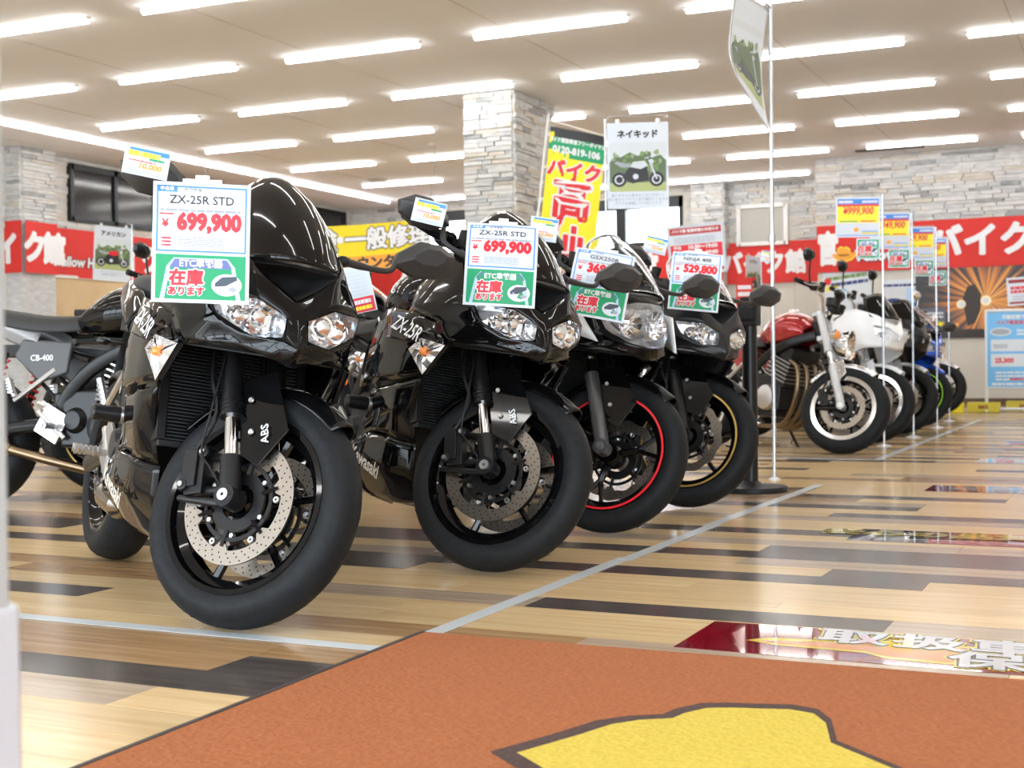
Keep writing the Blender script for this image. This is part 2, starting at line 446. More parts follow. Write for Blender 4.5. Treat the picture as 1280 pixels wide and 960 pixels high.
# --- laminate planks
def wood(name, c1, c2, c3):
    m = mat(name, c1, .2, spec=.55); N, L, b = nodes(m)
    g = N.new('ShaderNodeNewGeometry'); oi = N.new('ShaderNodeObjectInfo'); mp = N.new('ShaderNodeMapping'); mp.inputs['Scale'].default_value = (1.3, 26, 1)
    add = N.new('ShaderNodeVectorMath'); add.operation = 'ADD'; mm = N.new('ShaderNodeMath'); mm.operation = 'ADD'; mm2 = N.new('ShaderNodeMath'); mm2.operation = 'MULTIPLY'; mm2.inputs[1].default_value = 37
    L.new(oi.outputs['Random'], mm.inputs[0]); L.new(g.outputs['Random Per Island'], mm.inputs[1]); L.new(mm.outputs[0], mm2.inputs[0])
    L.new(g.outputs['Position'], add.inputs[0]); L.new(mm2.outputs[0], add.inputs[1]); L.new(add.outputs[0], mp.inputs[0])
    n = N.new('ShaderNodeTexNoise'); n.inputs['Scale'].default_value = 1.6; n.inputs['Detail'].default_value = 6; n.inputs['Distortion'].default_value = .4
    L.new(mp.outputs[0], n.inputs['Vector'])
    r = N.new('ShaderNodeValToRGB'); e = r.color_ramp.elements; e[0].position = .28; e[0].color = (*c1, 1); e[1].position = .72; e[1].color = (*c3, 1); q = e.new(.5); q.color = (*c2, 1)
    L.new(n.outputs[0], r.inputs[0])
    hs = N.new('ShaderNodeHueSaturation'); mr = N.new('ShaderNodeMapRange'); mr.inputs['From Max'].default_value = 2; mr.inputs['To Min'].default_value = .86; mr.inputs['To Max'].default_value = 1.12
    L.new(mm.outputs[0], mr.inputs[0]); L.new(mr.outputs[0], hs.inputs['Value']); L.new(r.outputs[0], hs.inputs['Color']); L.new(hs.outputs[0], b.inputs['Base Color'])
    bp = N.new('ShaderNodeBump'); bp.inputs['Strength'].default_value = .04; bp.inputs['Distance'].default_value = .002
    L.new(n.outputs[0], bp.inputs['Height']); L.new(bp.outputs[0], b.inputs['Normal']); return m
WD = [wood('maple_plank', (.60, .41, .20), (.68, .49, .26), (.74, .56, .32)), wood('golden_brown_plank', (.30, .17, .075), (.38, .23, .11), (.46, .29, .15)),
      wood('dark_grey_plank', (.055, .045, .042), (.08, .066, .06), (.115, .096, .088)), wood('taupe_plank', (.36, .27, .19), (.43, .33, .24), (.50, .40, .30))]
fl = struct(wbox('floor', XLW, XR, Y0, YF, -.05, -.004, mat('floor_bed', (.05, .04, .03), .8)))
PWI = .152; PLE = .915
OV = {}   # (row, plank end step) colours seen in the photograph
def setc(j, xa, xb, c): OV.setdefault(j, []).append((xa, xb, c))
for j, xa, xb, c in ((11, -2.4, -1.4, 0), (11, -1.6, 0, 1), (12, -9, -1.78, 3), (12, -1.78, -.8, 0), (13, -9, -1.4, 2), (14, -9, -1.78, 1), (14, -1.78, -.8, 2), (15, -9, -2.38, 0), (15, -2.38, -1, 1),
    (16, -9, -1.5, 0), (17, -9, -2.3, 0), (17, -2.3, -1.6, 1), (17, -1.6, 0, 3), (18, -9, -2.7, 2), (18, -2.7, -.7, 0), (19, -9, 2, 0), (20, -3.1, -2.2, 1), (20, -2.2, -1.3, 3), (20, -1.78, -.86, 2), (20, -.86, 2, 3),
    (21, -4, -2.4, 1), (21, -2.4, 2, 0), (22, -9, 2, 0), (23, -1.77, -.55, 0), (23, -.55, 2, 3), (24, -9, -.85, 2), (24, -.85, 2, 0), (25, -1.77, -.55, 0), (25, -.55, 2, 2), (26, -2, -.85, 0), (26, -.85, 2, 3),
    (27, -9, 1, 2), (28, -2, -.85, 0), (28, -.85, 0, 2), (29, -2, 2, 3), (30, -2, 2, 0), (31, -2, .5, 2), (32, -2, 2, 0), (33, -2, 2, 0), (34, -2, .5, 3), (35, -1.2, .5, 2)): setc(j, xa, xb, c)
prnd = random.Random(11)
planks = []
j = -35
while True:
    ya = 1.965 + PWI * (j - 12)
    if ya > YF: break
    st = prnd.choice((0, 1, 2)) if j not in (12, 13, 14, 18) else {12: 2, 13: 0, 14: 2, 18: 2}[j]
    x = -.55 + .305 * st - .915 * 15
    while x < XR:
        xm = x + PLE / 2
        c = prnd.choices((0, 1, 2, 3), (.55, .16, .13, .16))[0]
        for a, b_, cc in OV.get(j, ()):
            if a <= xm < b_: c = cc
        xa, xb, yb = max(x, XLW), min(x + PLE, XR), min(ya + PWI, YF)
        if xb - xa > .05 and ya > Y0: planks.append((xa, xb, ya, yb, c))
        x += PLE
    j += 1
def visible_d(p):
    xm, ym = (p[0] + p[1]) / 2, (p[2] + p[3]) / 2
    d = -.4235 * xm + .9058 * ym; s = .9059 * xm + .4234 * ym
    return d if d > 1.2 and abs(s) < d * .43 + .5 else 1e3 + d
planks.sort(key=visible_d)
PM = []
for m in WD:
    bb = MB().box((0, 0, -.002), (1, 1, .004)); me = bb.mesh('plank', m, False); PM.append(me)
rest = MB()
for i, (xa, xb, ya, yb, c) in enumerate(planks):
    if i < 290:
        o = D.objects.new('plank', PM[c]); C.objects.link(o); o.parent = fl
        o.matrix_basis = Matrix.Translation(((xa + xb) / 2, (ya + yb) / 2, 0)) @ Matrix.Diagonal((xb - xa - .0012, yb - ya - .0012, 1, 1))
    else:
        rest.cur = c; rest.box(((xa + xb) / 2, (ya + yb) / 2, -.002), (xb - xa - .0012, yb - ya - .0012, .004))
rest.build('far_planks', WD, fl, smooth=False)['kind'] = 'stuff'

# --- lower wall details
struct(wbox('baseboard_back', XC, XR, YN - .02, YN, 0, .09, mat('brown_baseboard', (.12, .08, .05), .6)))
tb = struct(wbox('trim_1', XLW, XLW + .03, 13.6, 21.2, .02, 1.86, cream_m))
b = MB()
for yy in (13.62, 15.3, 17.0, 18.7, 20.4): b.box((XLW + .035, yy, .95), (.03, .06, 1.86))
b.box((XLW + .035, 17.4, 1.88), (.03, 7.6, .04)); b.build('batten', mat('white_batten', (.78, .77, .74), .5), tb, smooth=False)
pnl = mat('panel_joint', (.5, .48, .44), .7)
b = MB()
for i in range(9): b.box((-12.6 + i * .95, YF - .003, .93), (.012, .006, 1.86))
b.build('panel_seam', pnl, wf, smooth=False)

# --- ceiling lights
tube_m = mat('tube_light', (1, .985, .95), emit=TUBE); fix_m = mat('light_housing', (.75, .74, .72), .5)
def fixture_mesh(L):
    h = MB().box((0, 0, -.012), (L + .04, .05, .024)).mesh('housing', fix_m, False)
    pr = [(.029 * math.cos(a), -.026 - .029 * math.sin(a)) for a in [PI * i / 8 for i in range(9)]]
    t = MB().prism([(a, z) for a, z in pr], -L / 2, L / 2, 'x').mesh('diffuser', tube_m)
    return h, t
FH, FT = fixture_mesh(1.38)
def light(x, y, rot=0, lab='', grp='ceiling tube lights', meshes=None):
    r = empty('ceiling_light', Matrix.Translation((x, y, CE)) @ Matrix.Rotation(rot, 4, 'Z')); tag(r, lab, 'light', grp)
    for nm, me in zip(('housing', 'diffuser'), meshes or (FH, FT)): link(D.objects.new(nm, me), r)
ORD = ('first', 'second', 'third', 'fourth', 'fifth', 'sixth', 'seventh', 'eighth', 'ninth', 'tenth', 'eleventh')
colx = [-10.39, -8.42, -6.46, -4.52, -2.62, -.68, 1.3, 3.25]
rowy = [-1.2, .75, 2.7, 4.65, 6.6, 8.5, 10.48, 12.42, 14.37, 16.32, 18.3]
for rI, y in enumerate(rowy):
    for cI, x in enumerate(colx):
        light(x, y, 0, 'white tube light on the ceiling, %s row from the far wall, %s from the left' % (ORD[10 - rI], ORD[cI]))
LH, LT = fixture_mesh(2.3)
for q in range(5): light(-11.77, 9.7 + q * 2.35, PI / 2, '%s tube from the far end of the long light strip beside the left wall' % ORD[4 - q], 'light strip along the left wall', (LH, LT))
for q in range(3): light(-10.4 + q * 2.35, 20.35, 0, '%s tube from the left of the light strip across the far end' % ORD[q], 'light strip across the far end', (LH, LT))
for x, y, lab in ((-10.6, 17.9, 'round grey air vent in the ceiling beyond the left strip'), (-8.5, 17.0, 'small round air vent in the ceiling left of the stone pillar')):
    v = MB().lathe([(.02, -.0), (.16, -.0), (.16, -.02), (.11, -.03), (.02, -.012)], (0, 0, 0), 'z', 24).build('ceiling_vent', mat('vent_grey', (.45, .44, .42), .5), M=Matrix.Translation((x, y, CE)))
    tag(v, lab, 'vent')
v = MB(); v.box((0, 0, -.008), (.9, .14, .016)); v = v.build('ceiling_vent', mat('vent_black', (.03, .03, .03), .5), M=Matrix.Translation((-3.1, 18.75, CE)))
tag(v, 'black slot air vent in the ceiling above the right stone wall', 'vent')
for x, y in ((-10.4, 8.2), (-8.3, 15.4)):
    v = MB().lathe([(.001, -.03), (.05, -.026), (.06, 0), (.001, 0)], (0, 0, 0), 'z', 20).build('smoke_detector', fix_m, M=Matrix.Translation((x, y, CE)))
    tag(v, 'small white smoke detector on the ceiling' + (' at the upper left' if y < 10 else ' beyond the windscreen of the front bike'), 'detector')
# ================================================================== motorcycles (x forward, y left, z up, origin between the wheels)
WB = 1.39; FX = WB / 2
SA = Vector((-.415, 0, .910)).normalized(); SP = Vector((.793, 0, 0))      # steering axis
def steer(deg):
    return Matrix.Translation(SP) @ Matrix.Rotation(math.radians(deg), 4, SA) @ Matrix.Translation(-SP)
def wheel(parent, name, R, Wd, rr, M, stripe=None, disc='round', sides=(-1, 1), spokes=6, style='single', rimm=None, rear=False, disc_r=.155, face=None, cx=0., lettering=True):
    """wheel about the y axis, centred on (cx,0,R) before M"""
    c = (cx, 0, R); rimm = rimm or GB; T = Matrix.Translation(c)
    rim = MB(); hw = Wd * .40
    rim.lathe([(rr + .018, -hw), (rr + .018, -hw - .006), (rr + .004, -hw - .006), (rr - .002, -hw + .012), (rr - .022, -hw * .5), (rr - .022, hw * .5), (rr - .002, hw - .012), (rr + .004, hw + .006), (rr + .018, hw + .006), (rr + .018, hw), (rr - .006, hw * .5), (rr - .006, -hw * .5)], n=64)
    rim.lathe([(.022, -.045), (.04, -.045), (.045, -.03), (.045, .03), (.04, .045), (.022, .045)], n=24)
    for k in range(spokes):
        a = 2 * PI * k / spokes + .35
        d = Vector((math.cos(a), 0, math.sin(a))); q = Vector((-math.sin(a), 0, math.cos(a)))
        if style == 'split':
            rim.tube([d * .035, d * .11], [.022, .014], 6, flat=.8)
            for sg in (-1, 1): rim.tube([d * .10, d * (rr - .015) + q * sg * .045], [.012, .010], 6, flat=.8)
        else:
            rim.tube([d * .035 + q * .0, d * .1, d * (rr - .015)], [.024, .013, .015], 6, flat=.7)
    w_ = rim.build(name, rimm, parent, M @ T, smooth=True)
    if face is not None:                                     # polished or painted rim edge
        e = MB()
        for sg in (-1, 1): e.lathe([(rr + .016, sg * (hw + .0065)), (rr - .012, sg * (hw + .0065)), (rr - .012, sg * (hw + .009)), (rr + .016, sg * (hw + .009))], n=64)
        e.build('rim_edge', face, w_)
    if stripe is not None:
        e = MB()
        for sg in (-1, 1): e.lathe([(rr + .014, sg * (hw + .0065)), (rr + .006, sg * (hw + .0065)), (rr + .006, sg * (hw + .0085)), (rr + .014, sg * (hw + .0085))], n=64)
        e.build('rim_stripe', stripe, w_)
    # tyre
    n = 14; prof = []
    sw = Wd / 2; ro = R
    outer = [(rr + .012, -sw * .80), (rr + .03, -sw * .97), (rr + (R - rr) * .52, -sw * 1.02), (R - .033, -sw * .96), (R - .020, -sw * .84), (R - .009, -sw * .60), (R - .002, -sw * .30), (R, 0)]
    prof = outer + [(a, -b) for a, b in outer[-2::-1]] + [(rr + .008, sw * .6), (rr + .008, -sw * .6)]
    ty = MB().lathe(prof, n=72).build('tyre', RB, w_)
    g = MB()                                               # tread sipes: slim cuts across the shoulder
    m = 22 if not rear else 20
    def surf(t):                                          # radius and offset on the tyre surface
        a_ = abs(t) * sw
        for (r1_, o1), (r0_, o0) in zip(outer[:-1], outer[1:]):
            if abs(o0) <= a_ <= abs(o1) and r1_ > rr + .05: return r0_ + (r1_ - r0_) * (a_ - abs(o0)) / (abs(o1) - abs(o0) + 1e-9), t * sw
        return R - .02, t * sw
    for k in range(m):
        for sg in (-1, 1):
            pts_in = []; pts_out = []
            for i in range(8):
                t = .14 + .76 * i / 7; a = 2 * PI * (k + (.5 if sg > 0 else 0)) / m + .20 * (i / 7) ** 1.3 - .05
                rad, off = surf(t); wd = .0060 * (1 - abs(i - 3.5) / 4.6) / R
                rad += .0011
                for lst, da in ((pts_in, -wd), (pts_out, wd)): lst.append((rad * math.cos(a + da), sg * off, rad * math.sin(a + da)))
            vs = pts_in + pts_out
            g.add(vs, [(i, i + 1, 9 + i, 8 + i) for i in range(7)])
    g.build('tread_groove', mat('tread_groove', (.004, .004, .005), .8), w_)['kind'] = 'stuff'
    MB().tube([(rr - .018, 0, 0), (rr - .05, 0, .004)], .004, 6).build('valve', SB, w_)
    # discs
    for sg in sides:
        y = sg * (hw + .018 if not rear else hw + .01); r1 = disc_r; r0 = disc_r - (.035 if disc != 'rear' else .04)
        d = MB(); nn = 96
        vs = []
        for yy in (y - .0025, y + .0025):
            for i in range(nn):
                a = 2 * PI * i / nn; ro_ = r1 + (.004 * math.cos(a * 12) if disc == 'petal' else 0); ri_ = r0 + (.003 * math.cos(a * 12) if disc == 'petal' else 0)
                vs += [(ro_ * math.cos(a), yy, ro_ * math.sin(a)), (ri_ * math.cos(a), yy, ri_ * math.sin(a))]
        fs = []
        for i in range(nn):
            a, b_ = 2 * i, 2 * ((i + 1) % nn); q = 2 * nn
            fs += [(a, b_, b_ + 1, a + 1), (q + a, q + a + 1, q + b_ + 1, q + b_), (a, q + a, q + b_, b_), (a + 1, b_ + 1, q + b_ + 1, q + a + 1)]
        for k in range(6):                                   # inner lugs
            a = 2 * PI * (k + .5) / 6; u = Vector((math.cos(a), 0, math.sin(a))); v_ = Vector((-math.sin(a), 0, math.cos(a)))
            pl = [u * (r0 + .002) + v_ * .024, u * (r0 + .002) - v_ * .024, u * (r0 - .016) - v_ * .01, u * (r0 - .016) + v_ * .01]
            base = len(vs)
            for yy in (y - .0022, y + .0022): vs += [(p.x, yy, p.z) for p in pl]
            fs += [(base, base + 1, base + 2, base + 3), (base + 7, base + 6, base + 5, base + 4)] + [(base + i, base + (i + 1) % 4, base + 4 + (i + 1) % 4, base + 4 + i) for i in range(4)]
        d.add(vs, fs); dd = d.build('brake_disc', DS, w_)
        h = MB()
        for k in range(36):
            for q in range(3 if disc != 'petal' else 2):
                a = 2 * PI * (k + q * .33) / 36; rad = r0 + .007 + q * .0105
                for y2 in (y - .0028, y + .0028):
                    h.add([(rad * math.cos(a) + .0024 * math.cos(t), y2, rad * math.sin(a) + .0024 * math.sin(t)) for t in [PI * 2 * z / 6 for z in range(6)]], [tuple(range(6))])
        h.build('disc_hole', DRK, w_)['kind'] = 'stuff'
        cr = MB(); cr.lathe([(.045, y - .004), (.075, y - .004), (.075, y + .004), (.045, y + .004)], n=36)
        cr.lathe([(.088, y - .003), (.098, y - .003), (.098, y + .003), (.088, y + .003)], n=36)
        for k in range(6):
            a = 2 * PI * (k + .5) / 6; u = Vector((math.cos(a), 0, math.sin(a)))
            cr.tube([u * .07 + Vector((0, y, 0)), u * (r0 - .008) + Vector((0, y, 0))], [.012, .010], 6, flat=.5)
        cr.build('disc_carrier', SB, w_)
        bo = MB()
        for k in range(12):
            a = 2 * PI * k / 12 + .26; rad = (r0 - .010) if k % 2 == 0 else .084
            if k % 2: bo.lathe([(.0, sg * .010 + y), (.006, sg * .010 + y), (.007, y)], (rad * math.cos(a), 0, rad * math.sin(a)), 'y', 8, closed=False)
            else: bo.lathe([(.003, sg * .007 + y), (.008, sg * .007 + y), (.009, y)], (rad * math.cos(a), 0, rad * math.sin(a)), 'y', 10, closed=False)
        bo.build('disc_bolt', STL, w_)['kind'] = 'stuff'
    return w_
FD = Vector((-.415, 0, .910))                                # fork direction upwards
def fork(parent, S, R, usd=False, col=CH, low=SB, r=.021, gap=.098, top=.72, caliper=(-1, 1), lowm=None, chrome=(.145, .24)):
    for sg in (-1, 1):
        A = Vector((FX, sg * gap, R)); at = lambda t: A + FD * t
        up = MB(); up.tube([at(chrome[1]), at(chrome[1] + .008), at(chrome[1] + .01), at(top)], [r + .008, r + .008, r + .004, r + .004], 20)
        for q in range(3): up.tube([at(chrome[1] + .016 + q * .011), at(chrome[1] + .024 + q * .011)], r + .0065, 20)
        f = up.build('fork_leg', SB if usd else low, parent, S)
        MB().tube([at(chrome[0] - .02), at(chrome[1] + .01)], r - .004 if usd else r - .003, 20).build('fork_tube', col, f)
        lw = MB(); lw.tube([at(-.01), at(.03), at(chrome[0])], [r + .003, r + .006, r + .005], 20)
        lw.lathe([(.010, -.028), (.028, -.028), (.028, .028), (.010, .028)], tuple(at(0)), 'y', 20)
        lw.build('fork_lower', lowm or low, f)
        ax = MB(); ax.lathe([(.004, sg * .034), (.015, sg * .034), (.016, sg * .02), (.004, sg * .02)], tuple(at(0)), 'y', 16); ax.build('axle_nut', STL, f)
        if sg in caliper:
            cb = MB(); k = at(0)
            # caliper behind the leg, hugging the disc
            cm = Matrix.Rotation(math.radians(-18), 3, 'Y')
            ctr = Vector((FX - .135, sg * (gap - .028), R + .045))
            cb.box(ctr, (.052, .058, .125), cm); cb.box(ctr + Vector((-.012, sg * .03, 0)), (.040, .014, .095), cm)
            for dz in (-.045, .045): cb.lathe([(.0, sg * .04), (.014, sg * .04), (.016, sg * .03)], (ctr.x + dz * .3, ctr.y, ctr.z + dz), 'y', 12, closed=False)
            cb.tube([ctr + Vector((.02, 0, .045)), at(.10)], .012, 8); cb.tube([ctr + Vector((.02, 0, -.045)), at(.02)], .012, 8)
            cb.tube([ctr + Vector((-.03, sg * .01, -.075)), at(0) + Vector((-.03, 0, -.02)), at(0)], [.009, .011, .014], 8)
            cb.build('brake_caliper', SB, f, bevel=.003)
            hs = MB(); hs.tube(bez([ctr + Vector((-.01, sg * .035, .05)), ctr + Vector((.0, sg * .03, .15)), at(.32) + Vector((-.055, sg * .012, 0)), at(.45) + Vector((-.04, 0, 0))]), .007, 8)
            hs.tube(bez([at(.36) + Vector((.0, sg * .03, 0)), at(.22) + Vector((-.035, sg * .035, 0)), at(.10) + Vector((-.07, sg * .03, 0)), at(.06) + Vector((-.05, sg * .02, 0)), at(.02) + Vector((-.03, 0, -.0))]), .003, 6)
            hs.build('brake_hose', SB, f)
            bl = MB()
            for dz in (-.045, .045): bl.lathe([(.0, sg * .046), (.007, sg * .046), (.0075, sg * .038)], (ctr.x + dz * .3, ctr.y, ctr.z + dz), 'y', 8, closed=False)
            bl.build('caliper_bolt', STL, f)
    cl = MB()
    for t, th in ((.50, .035), (.68, .028)):
        A = Vector((FX, 0, R)) + FD * t
        cl.box(A + Vector((-.02, 0, 0)), (.075, .24, th), Matrix.Rotation(math.radians(-24.5), 3, 'Y'))
    cl.build('triple_clamp', SB if usd else low, parent, S, bevel=.008)
def front_fender(parent, S, R, Wd, m, stay=True, big=True, a0=53, a1=150, abs_=False, wide=1.0):
    w = Wd / 2 * 1.05 * wide; rows = []
    for i in range(9):
        a = math.radians(a0 + (a1 - a0) * i / 8); taper = 1 - .35 * (1 - i / 8) ** 2 if i < 5 else 1
        r = R + .016
        rows.append([(FX + rr_ * math.cos(a), -yy * taper, R + rr_ * math.sin(a)) for rr_, yy in ((r - .032, w), (r - .006, w * .82), (r + .006, w * .4), (r + .010, 0))])
    f = grid_shell('front_fender', rows, m, parent, 0, M=S, crease=.1, thick=.0035)
    if stay:
        for sg in (-1, 1):
            y = sg * (w + .030); A = Vector((FX, y, R))
            p = [A + FD * .315 + Vector((.018, 0, 0)), A + FD * .33 + Vector((.115, -sg * .012, .03)), A + FD * .215 + Vector((.165, -sg * .01, .0)), A + FD * .10 + Vector((.075, 0, 0)), A + FD * .115 + Vector((.02, 0, 0))]
            if not big: p = [A + FD * .315 + Vector((.018, 0, 0)), A + FD * .33 + Vector((.075, -sg * .012, .03)), A + FD * .26 + Vector((.085, -sg * .01, .0)), A + FD * .20 + Vector((.03, 0, 0)), A + FD * .21 + Vector((.015, 0, 0))]
            b = MB(); n = len(p); o2 = Vector((0, -sg * .004, 0))
            b.add([q for q in p] + [q + o2 for q in p], [tuple(range(n)), tuple(range(n, 2 * n))[::-1]] + [(i, (i + 1) % n, n + (i + 1) % n, n + i) for i in range(n)])
            st = b.build('fender_stay', m, parent, S, bevel=.002)
            bb = MB()
            for t, dx in ((.27, .055), (.185, .055)) if big else ((.27, .045),):
                q = A + FD * t + Vector((dx, 0, 0)); bb.lathe([(0, sg * .004), (.006, sg * .004), (.0085, sg * .001)], tuple(q), 'y', 10, closed=False)
            bb.build('stay_bolt', STL, st)
            if abs_:
                letter_on(st, 'ABS', WT, .03, A + FD * .2 + Vector((.105, sg * .001, -.01)), Vector((FD.x, 0, FD.z)) if sg < 0 else -Vector((FD.x, 0, FD.z)), Vector((0, sg, 0)))
    return f
def letter_on(parent, body, m, size, org, right, normal, bold=.015, shear=0., sx=1., M=None, name='lettering', bend=None):
    right = Vector(right).normalized(); n = Vector(normal).normalized(); up = n.cross(right).normalized(); right = up.cross(n).normalized()
    vs, fs = text_geo(body, size, bold, shear, 'CENTER', sx)
    me = D.meshes.new(name); me.from_pydata([Vector(org) + right * a + up * b + n * (.0012 + dl * .0005) for a, b, dl in vs], [], fs); me.materials.append(m)
    return link(D.objects.new(name, me), parent, M)
def bars(parent, S, m=SB, kind='clip', z=.935, gripm=None, wide=.35, x0=.40):
    for sg in (-1, 1):
        b = MB()
        if kind == 'clip': p = [(x0, sg * .11, z - .01), (x0 - .01, sg * .15, z), (x0 - .075, sg * wide, z - .012)]
        else: p = bez([(x0, 0, z), (x0 + .01, sg * .07, z + .01), (x0 + .0, sg * .15, z + .07), (x0 - .04, sg * .25, z + .085), (x0 - .09, sg * wide, z + .075)], 4)
        b.tube(p, .011, 10); h = b.build('handlebar', m if kind == 'clip' else (m or CH), parent, S)
        e = Vector(p[-1]); d = (Vector(p[-1]) - Vector(p[-2])).normalized()
        g = MB(); g.tube([e - d * .125, e - d * .005], .0165, 12); g.build('grip', RB, h)
        w_ = MB(); w_.tube([e - d * .004, e, e + d * .028, e + d * .03], [.012, .0175, .0175, .012], 14); w_.build('bar_end', SB, h)
        s = e - d * .155
        sw = MB(); sw.box(s, (.045, .05, .042)); sw.box(s + Vector((.02, 0, .012)), (.03, .03, .02)); sw.build('switch_box', SB, h, bevel=.006)
        lv = MB(); lv.tube(bez([s + Vector((.035, sg * .0, .0)), s + Vector((.06, sg * .05, -.004)), e + Vector((.062, -sg * .04, -.008)), e + Vector((.045, 0, -.008))], 4), [.007] * 12 + [.006], 8, flat=.6)
        lv.build('lever', AL if kind != 'clip' else SB, h)
        if sg < 0:
            r = MB(); r.lathe([(0, .0), (.02, .0), (.022, .036), (.0, .038)], tuple(s + Vector((.045, .04, .012))), 'z', 14, closed=False); r.box(s + Vector((.045, .04, 0)), (.03, .05, .024)); r.build('brake_reservoir', SB, h)
def mirror(parent, base, head, sz=(.165, .095), tilt=0., m=None, stem_mid=None, face=None, M=None, stem_r=.008, stemm=None, rounded=False, facing=1.0, yawz=0., flip=None):
    """slim pod with a faceted back towards +x and the glass towards -x"""
    m = m or PL; sg = 1 if head[1] > 0 else -1
    st = MB(); mid = stem_mid or tuple((Vector(base) * .45 + Vector(head) * .55) - Vector((0, 0, .025)))
    root = st.tube(bez([base, mid, Vector(head) + Vector((0, -sg * sz[0] * .42, -sz[1] * .1))], 5), [stem_r * 1.3] * 3 + [stem_r] * 8, 10)
    s_ = st.build('mirror_stem', stemm or m, parent, M)
    bt = MB(); bt.ball(base, stem_r * 2.3, 12, (1, 1, .8)); bt.build('mirror_boot', MB_, s_)
    H = Matrix.Translation(head) @ Matrix.Rotation(math.radians(yawz), 4, 'Z') @ Matrix.Rotation(math.radians(tilt) * sg, 4, 'X')
    a, b = sz[0] / 2, sz[1] / 2
    if rounded: out = [(a * math.cos(t), b * math.sin(t)) for t in [2 * PI * i / 20 for i in range(20)]]
    else: out = [(-a, -.1 * b), (-a * .82, .45 * b), (-a * .1, b * 1.0), (a * .55, b * .78), (a, b * .15), (a * .86, -.52 * b), (a * .3, -b * .95), (-a * .45, -b * .72)]
    out = [(sg * u, v) for u, v in out]; n = len(out)
    hd = MB(); vs = [(-.012, u, v) for u, v in out] + [(.012, u * 1.0, v * 1.0) for u, v in out] + [(.040, u * .55 + sg * a * .05, v * .45 + b * .12) for u, v in out]
    fs = [tuple(range(n))]
    for k in range(2): fs += [(k * n + i, k * n + (i + 1) % n, (k + 1) * n + (i + 1) % n, (k + 1) * n + i) for i in range(n)]
    fs.append(tuple(range(2 * n, 3 * n)))
    hd.add(vs, fs); ho = hd.build('mirror_head', m, parent, (M or Matrix()) @ H, bevel=.003)
    gl = MB(); gl.add([(-.0135, u * .9, v * .88) for u, v in out], [tuple(range(n))]); gl.build('mirror_glass', mat('mirror_silver', (.8, .82, .84), .03, 1), ho, smooth=False)
    return ho
def engine(parent, covers=SB, pipes=None, fins=True, w=.2, case=SB, four=True):
    e = MB(); e.box((.02, 0, .40), (.36, w * 1.5, .26)); e.box((-.12, 0, .42), (.20, w * 1.25, .20))
    e.box((.16, 0, .55), (.20, w * 1.45, .20), Matrix.Rotation(.35, 3, 'Y')); e.box((.19, 0, .68), (.18, w * 1.35, .11), Matrix.Rotation(.35, 3, 'Y'))
    e.box((.0, 0, .26), (.22, .2, .06))
    eo = e.build('engine', case, parent, bevel=.018)
    for sg in (-1, 1):
        c = MB(); c.lathe([(0, sg * (w * .78 + .035)), (.055, sg * (w * .78 + .034)), (.085, sg * (w * .78 + .022)), (.092, sg * (w * .74)), ], (.08, 0, .36), 'y', 28, closed=False)
        c.lathe([(0, sg * (w * .78 + .026)), (.04, sg * (w * .78 + .024)), (.06, sg * (w * .74))], (-.08, 0, .39), 'y', 22, closed=False)
        c.build('engine_cover', covers, eo)
    if fins:
        f = MB()
        for k in range(6): f.box((.15 + k * .009, 0, .50 + k * .026), (.225, w * 1.6, .006), Matrix.Rotation(.35, 3, 'Y'))
        f.build('cooling_fin', AL if pipes is not None else SB, eo)
    if pipes is not None:
        for k in range(4 if four else 2):
            y = (-.12 + .08 * k) if four else (-.05 + .1 * k)
            t = MB(); t.tube(bez([(.26, y, .62), (.335, y, .57), (.355, y, .43), (.30, y * .9, .28), (.17, y * .7, .175), (-.05, y * .5 - .03, .165)], 6), .0165, 10); t.build('exhaust_header', pipes, parent)
def muffler(parent, m, tip=(-.78, -.17, .38), r=.052, start=(-.05, -.05, .17)):
    b = MB(); tv = Vector(tip); s = Vector((-.40, -.16, .26)) if tip[0] < -.5 else Vector((-.06, -.12, .215))
    b.tube(bez([start, (Vector(start) + s) / 2 - Vector((0, .02, 0)), s], 5), .022, 12)
    d = (tv - s)
    b.tube([s, s + d * .12, s + d * .2, s + d * .93, tv], [.024, r * .8, r, r, r * .75], 20); b.build('muffler', m, parent, bevel=0)
def radiator(parent, x=.425, z0=.42, z1=.70, w=.17):
    f = MB(); M = Matrix.Rotation(math.radians(-14), 3, 'Y'); cz = (z0 + z1) / 2
    f.box((x, 0, z1 + .005), (.05, w * 2 + .03, .02)); f.box((x - .0, w + .01, cz), (.045, .025, z1 - z0), M); f.box((x, -w - .01, cz), (.045, .025, z1 - z0), M); f.box((x + .03, 0, z0), (.045, w * 2 + .03, .018)); f.box((x - .02, 0, cz), (.02, w * 2, z1 - z0 - .01), M)
    r = f.build('radiator', SB, parent, bevel=.003)
    s = MB()
    for k in range(30):
        z = z0 + .012 + (z1 - z0 - .024) * k / 29; s.box((x - .0 + (cz - z) * .25, 0, z), (.03, w * 2, .0025))
    s.build('radiator_fin', FIN, r, smooth=False)
def stand(parent):
    b = MB(); b.tube([(-.10, .14, .27), (-.06, .30, .03)], .011, 8); b.box((-.055, .31, .022), (.06, .05, .012)); b.tube([(-.12, .15, .26), (-.09, .27, .1), (-.13, .28, .06)], .005, 6); b.build('side_stand', SB, parent)
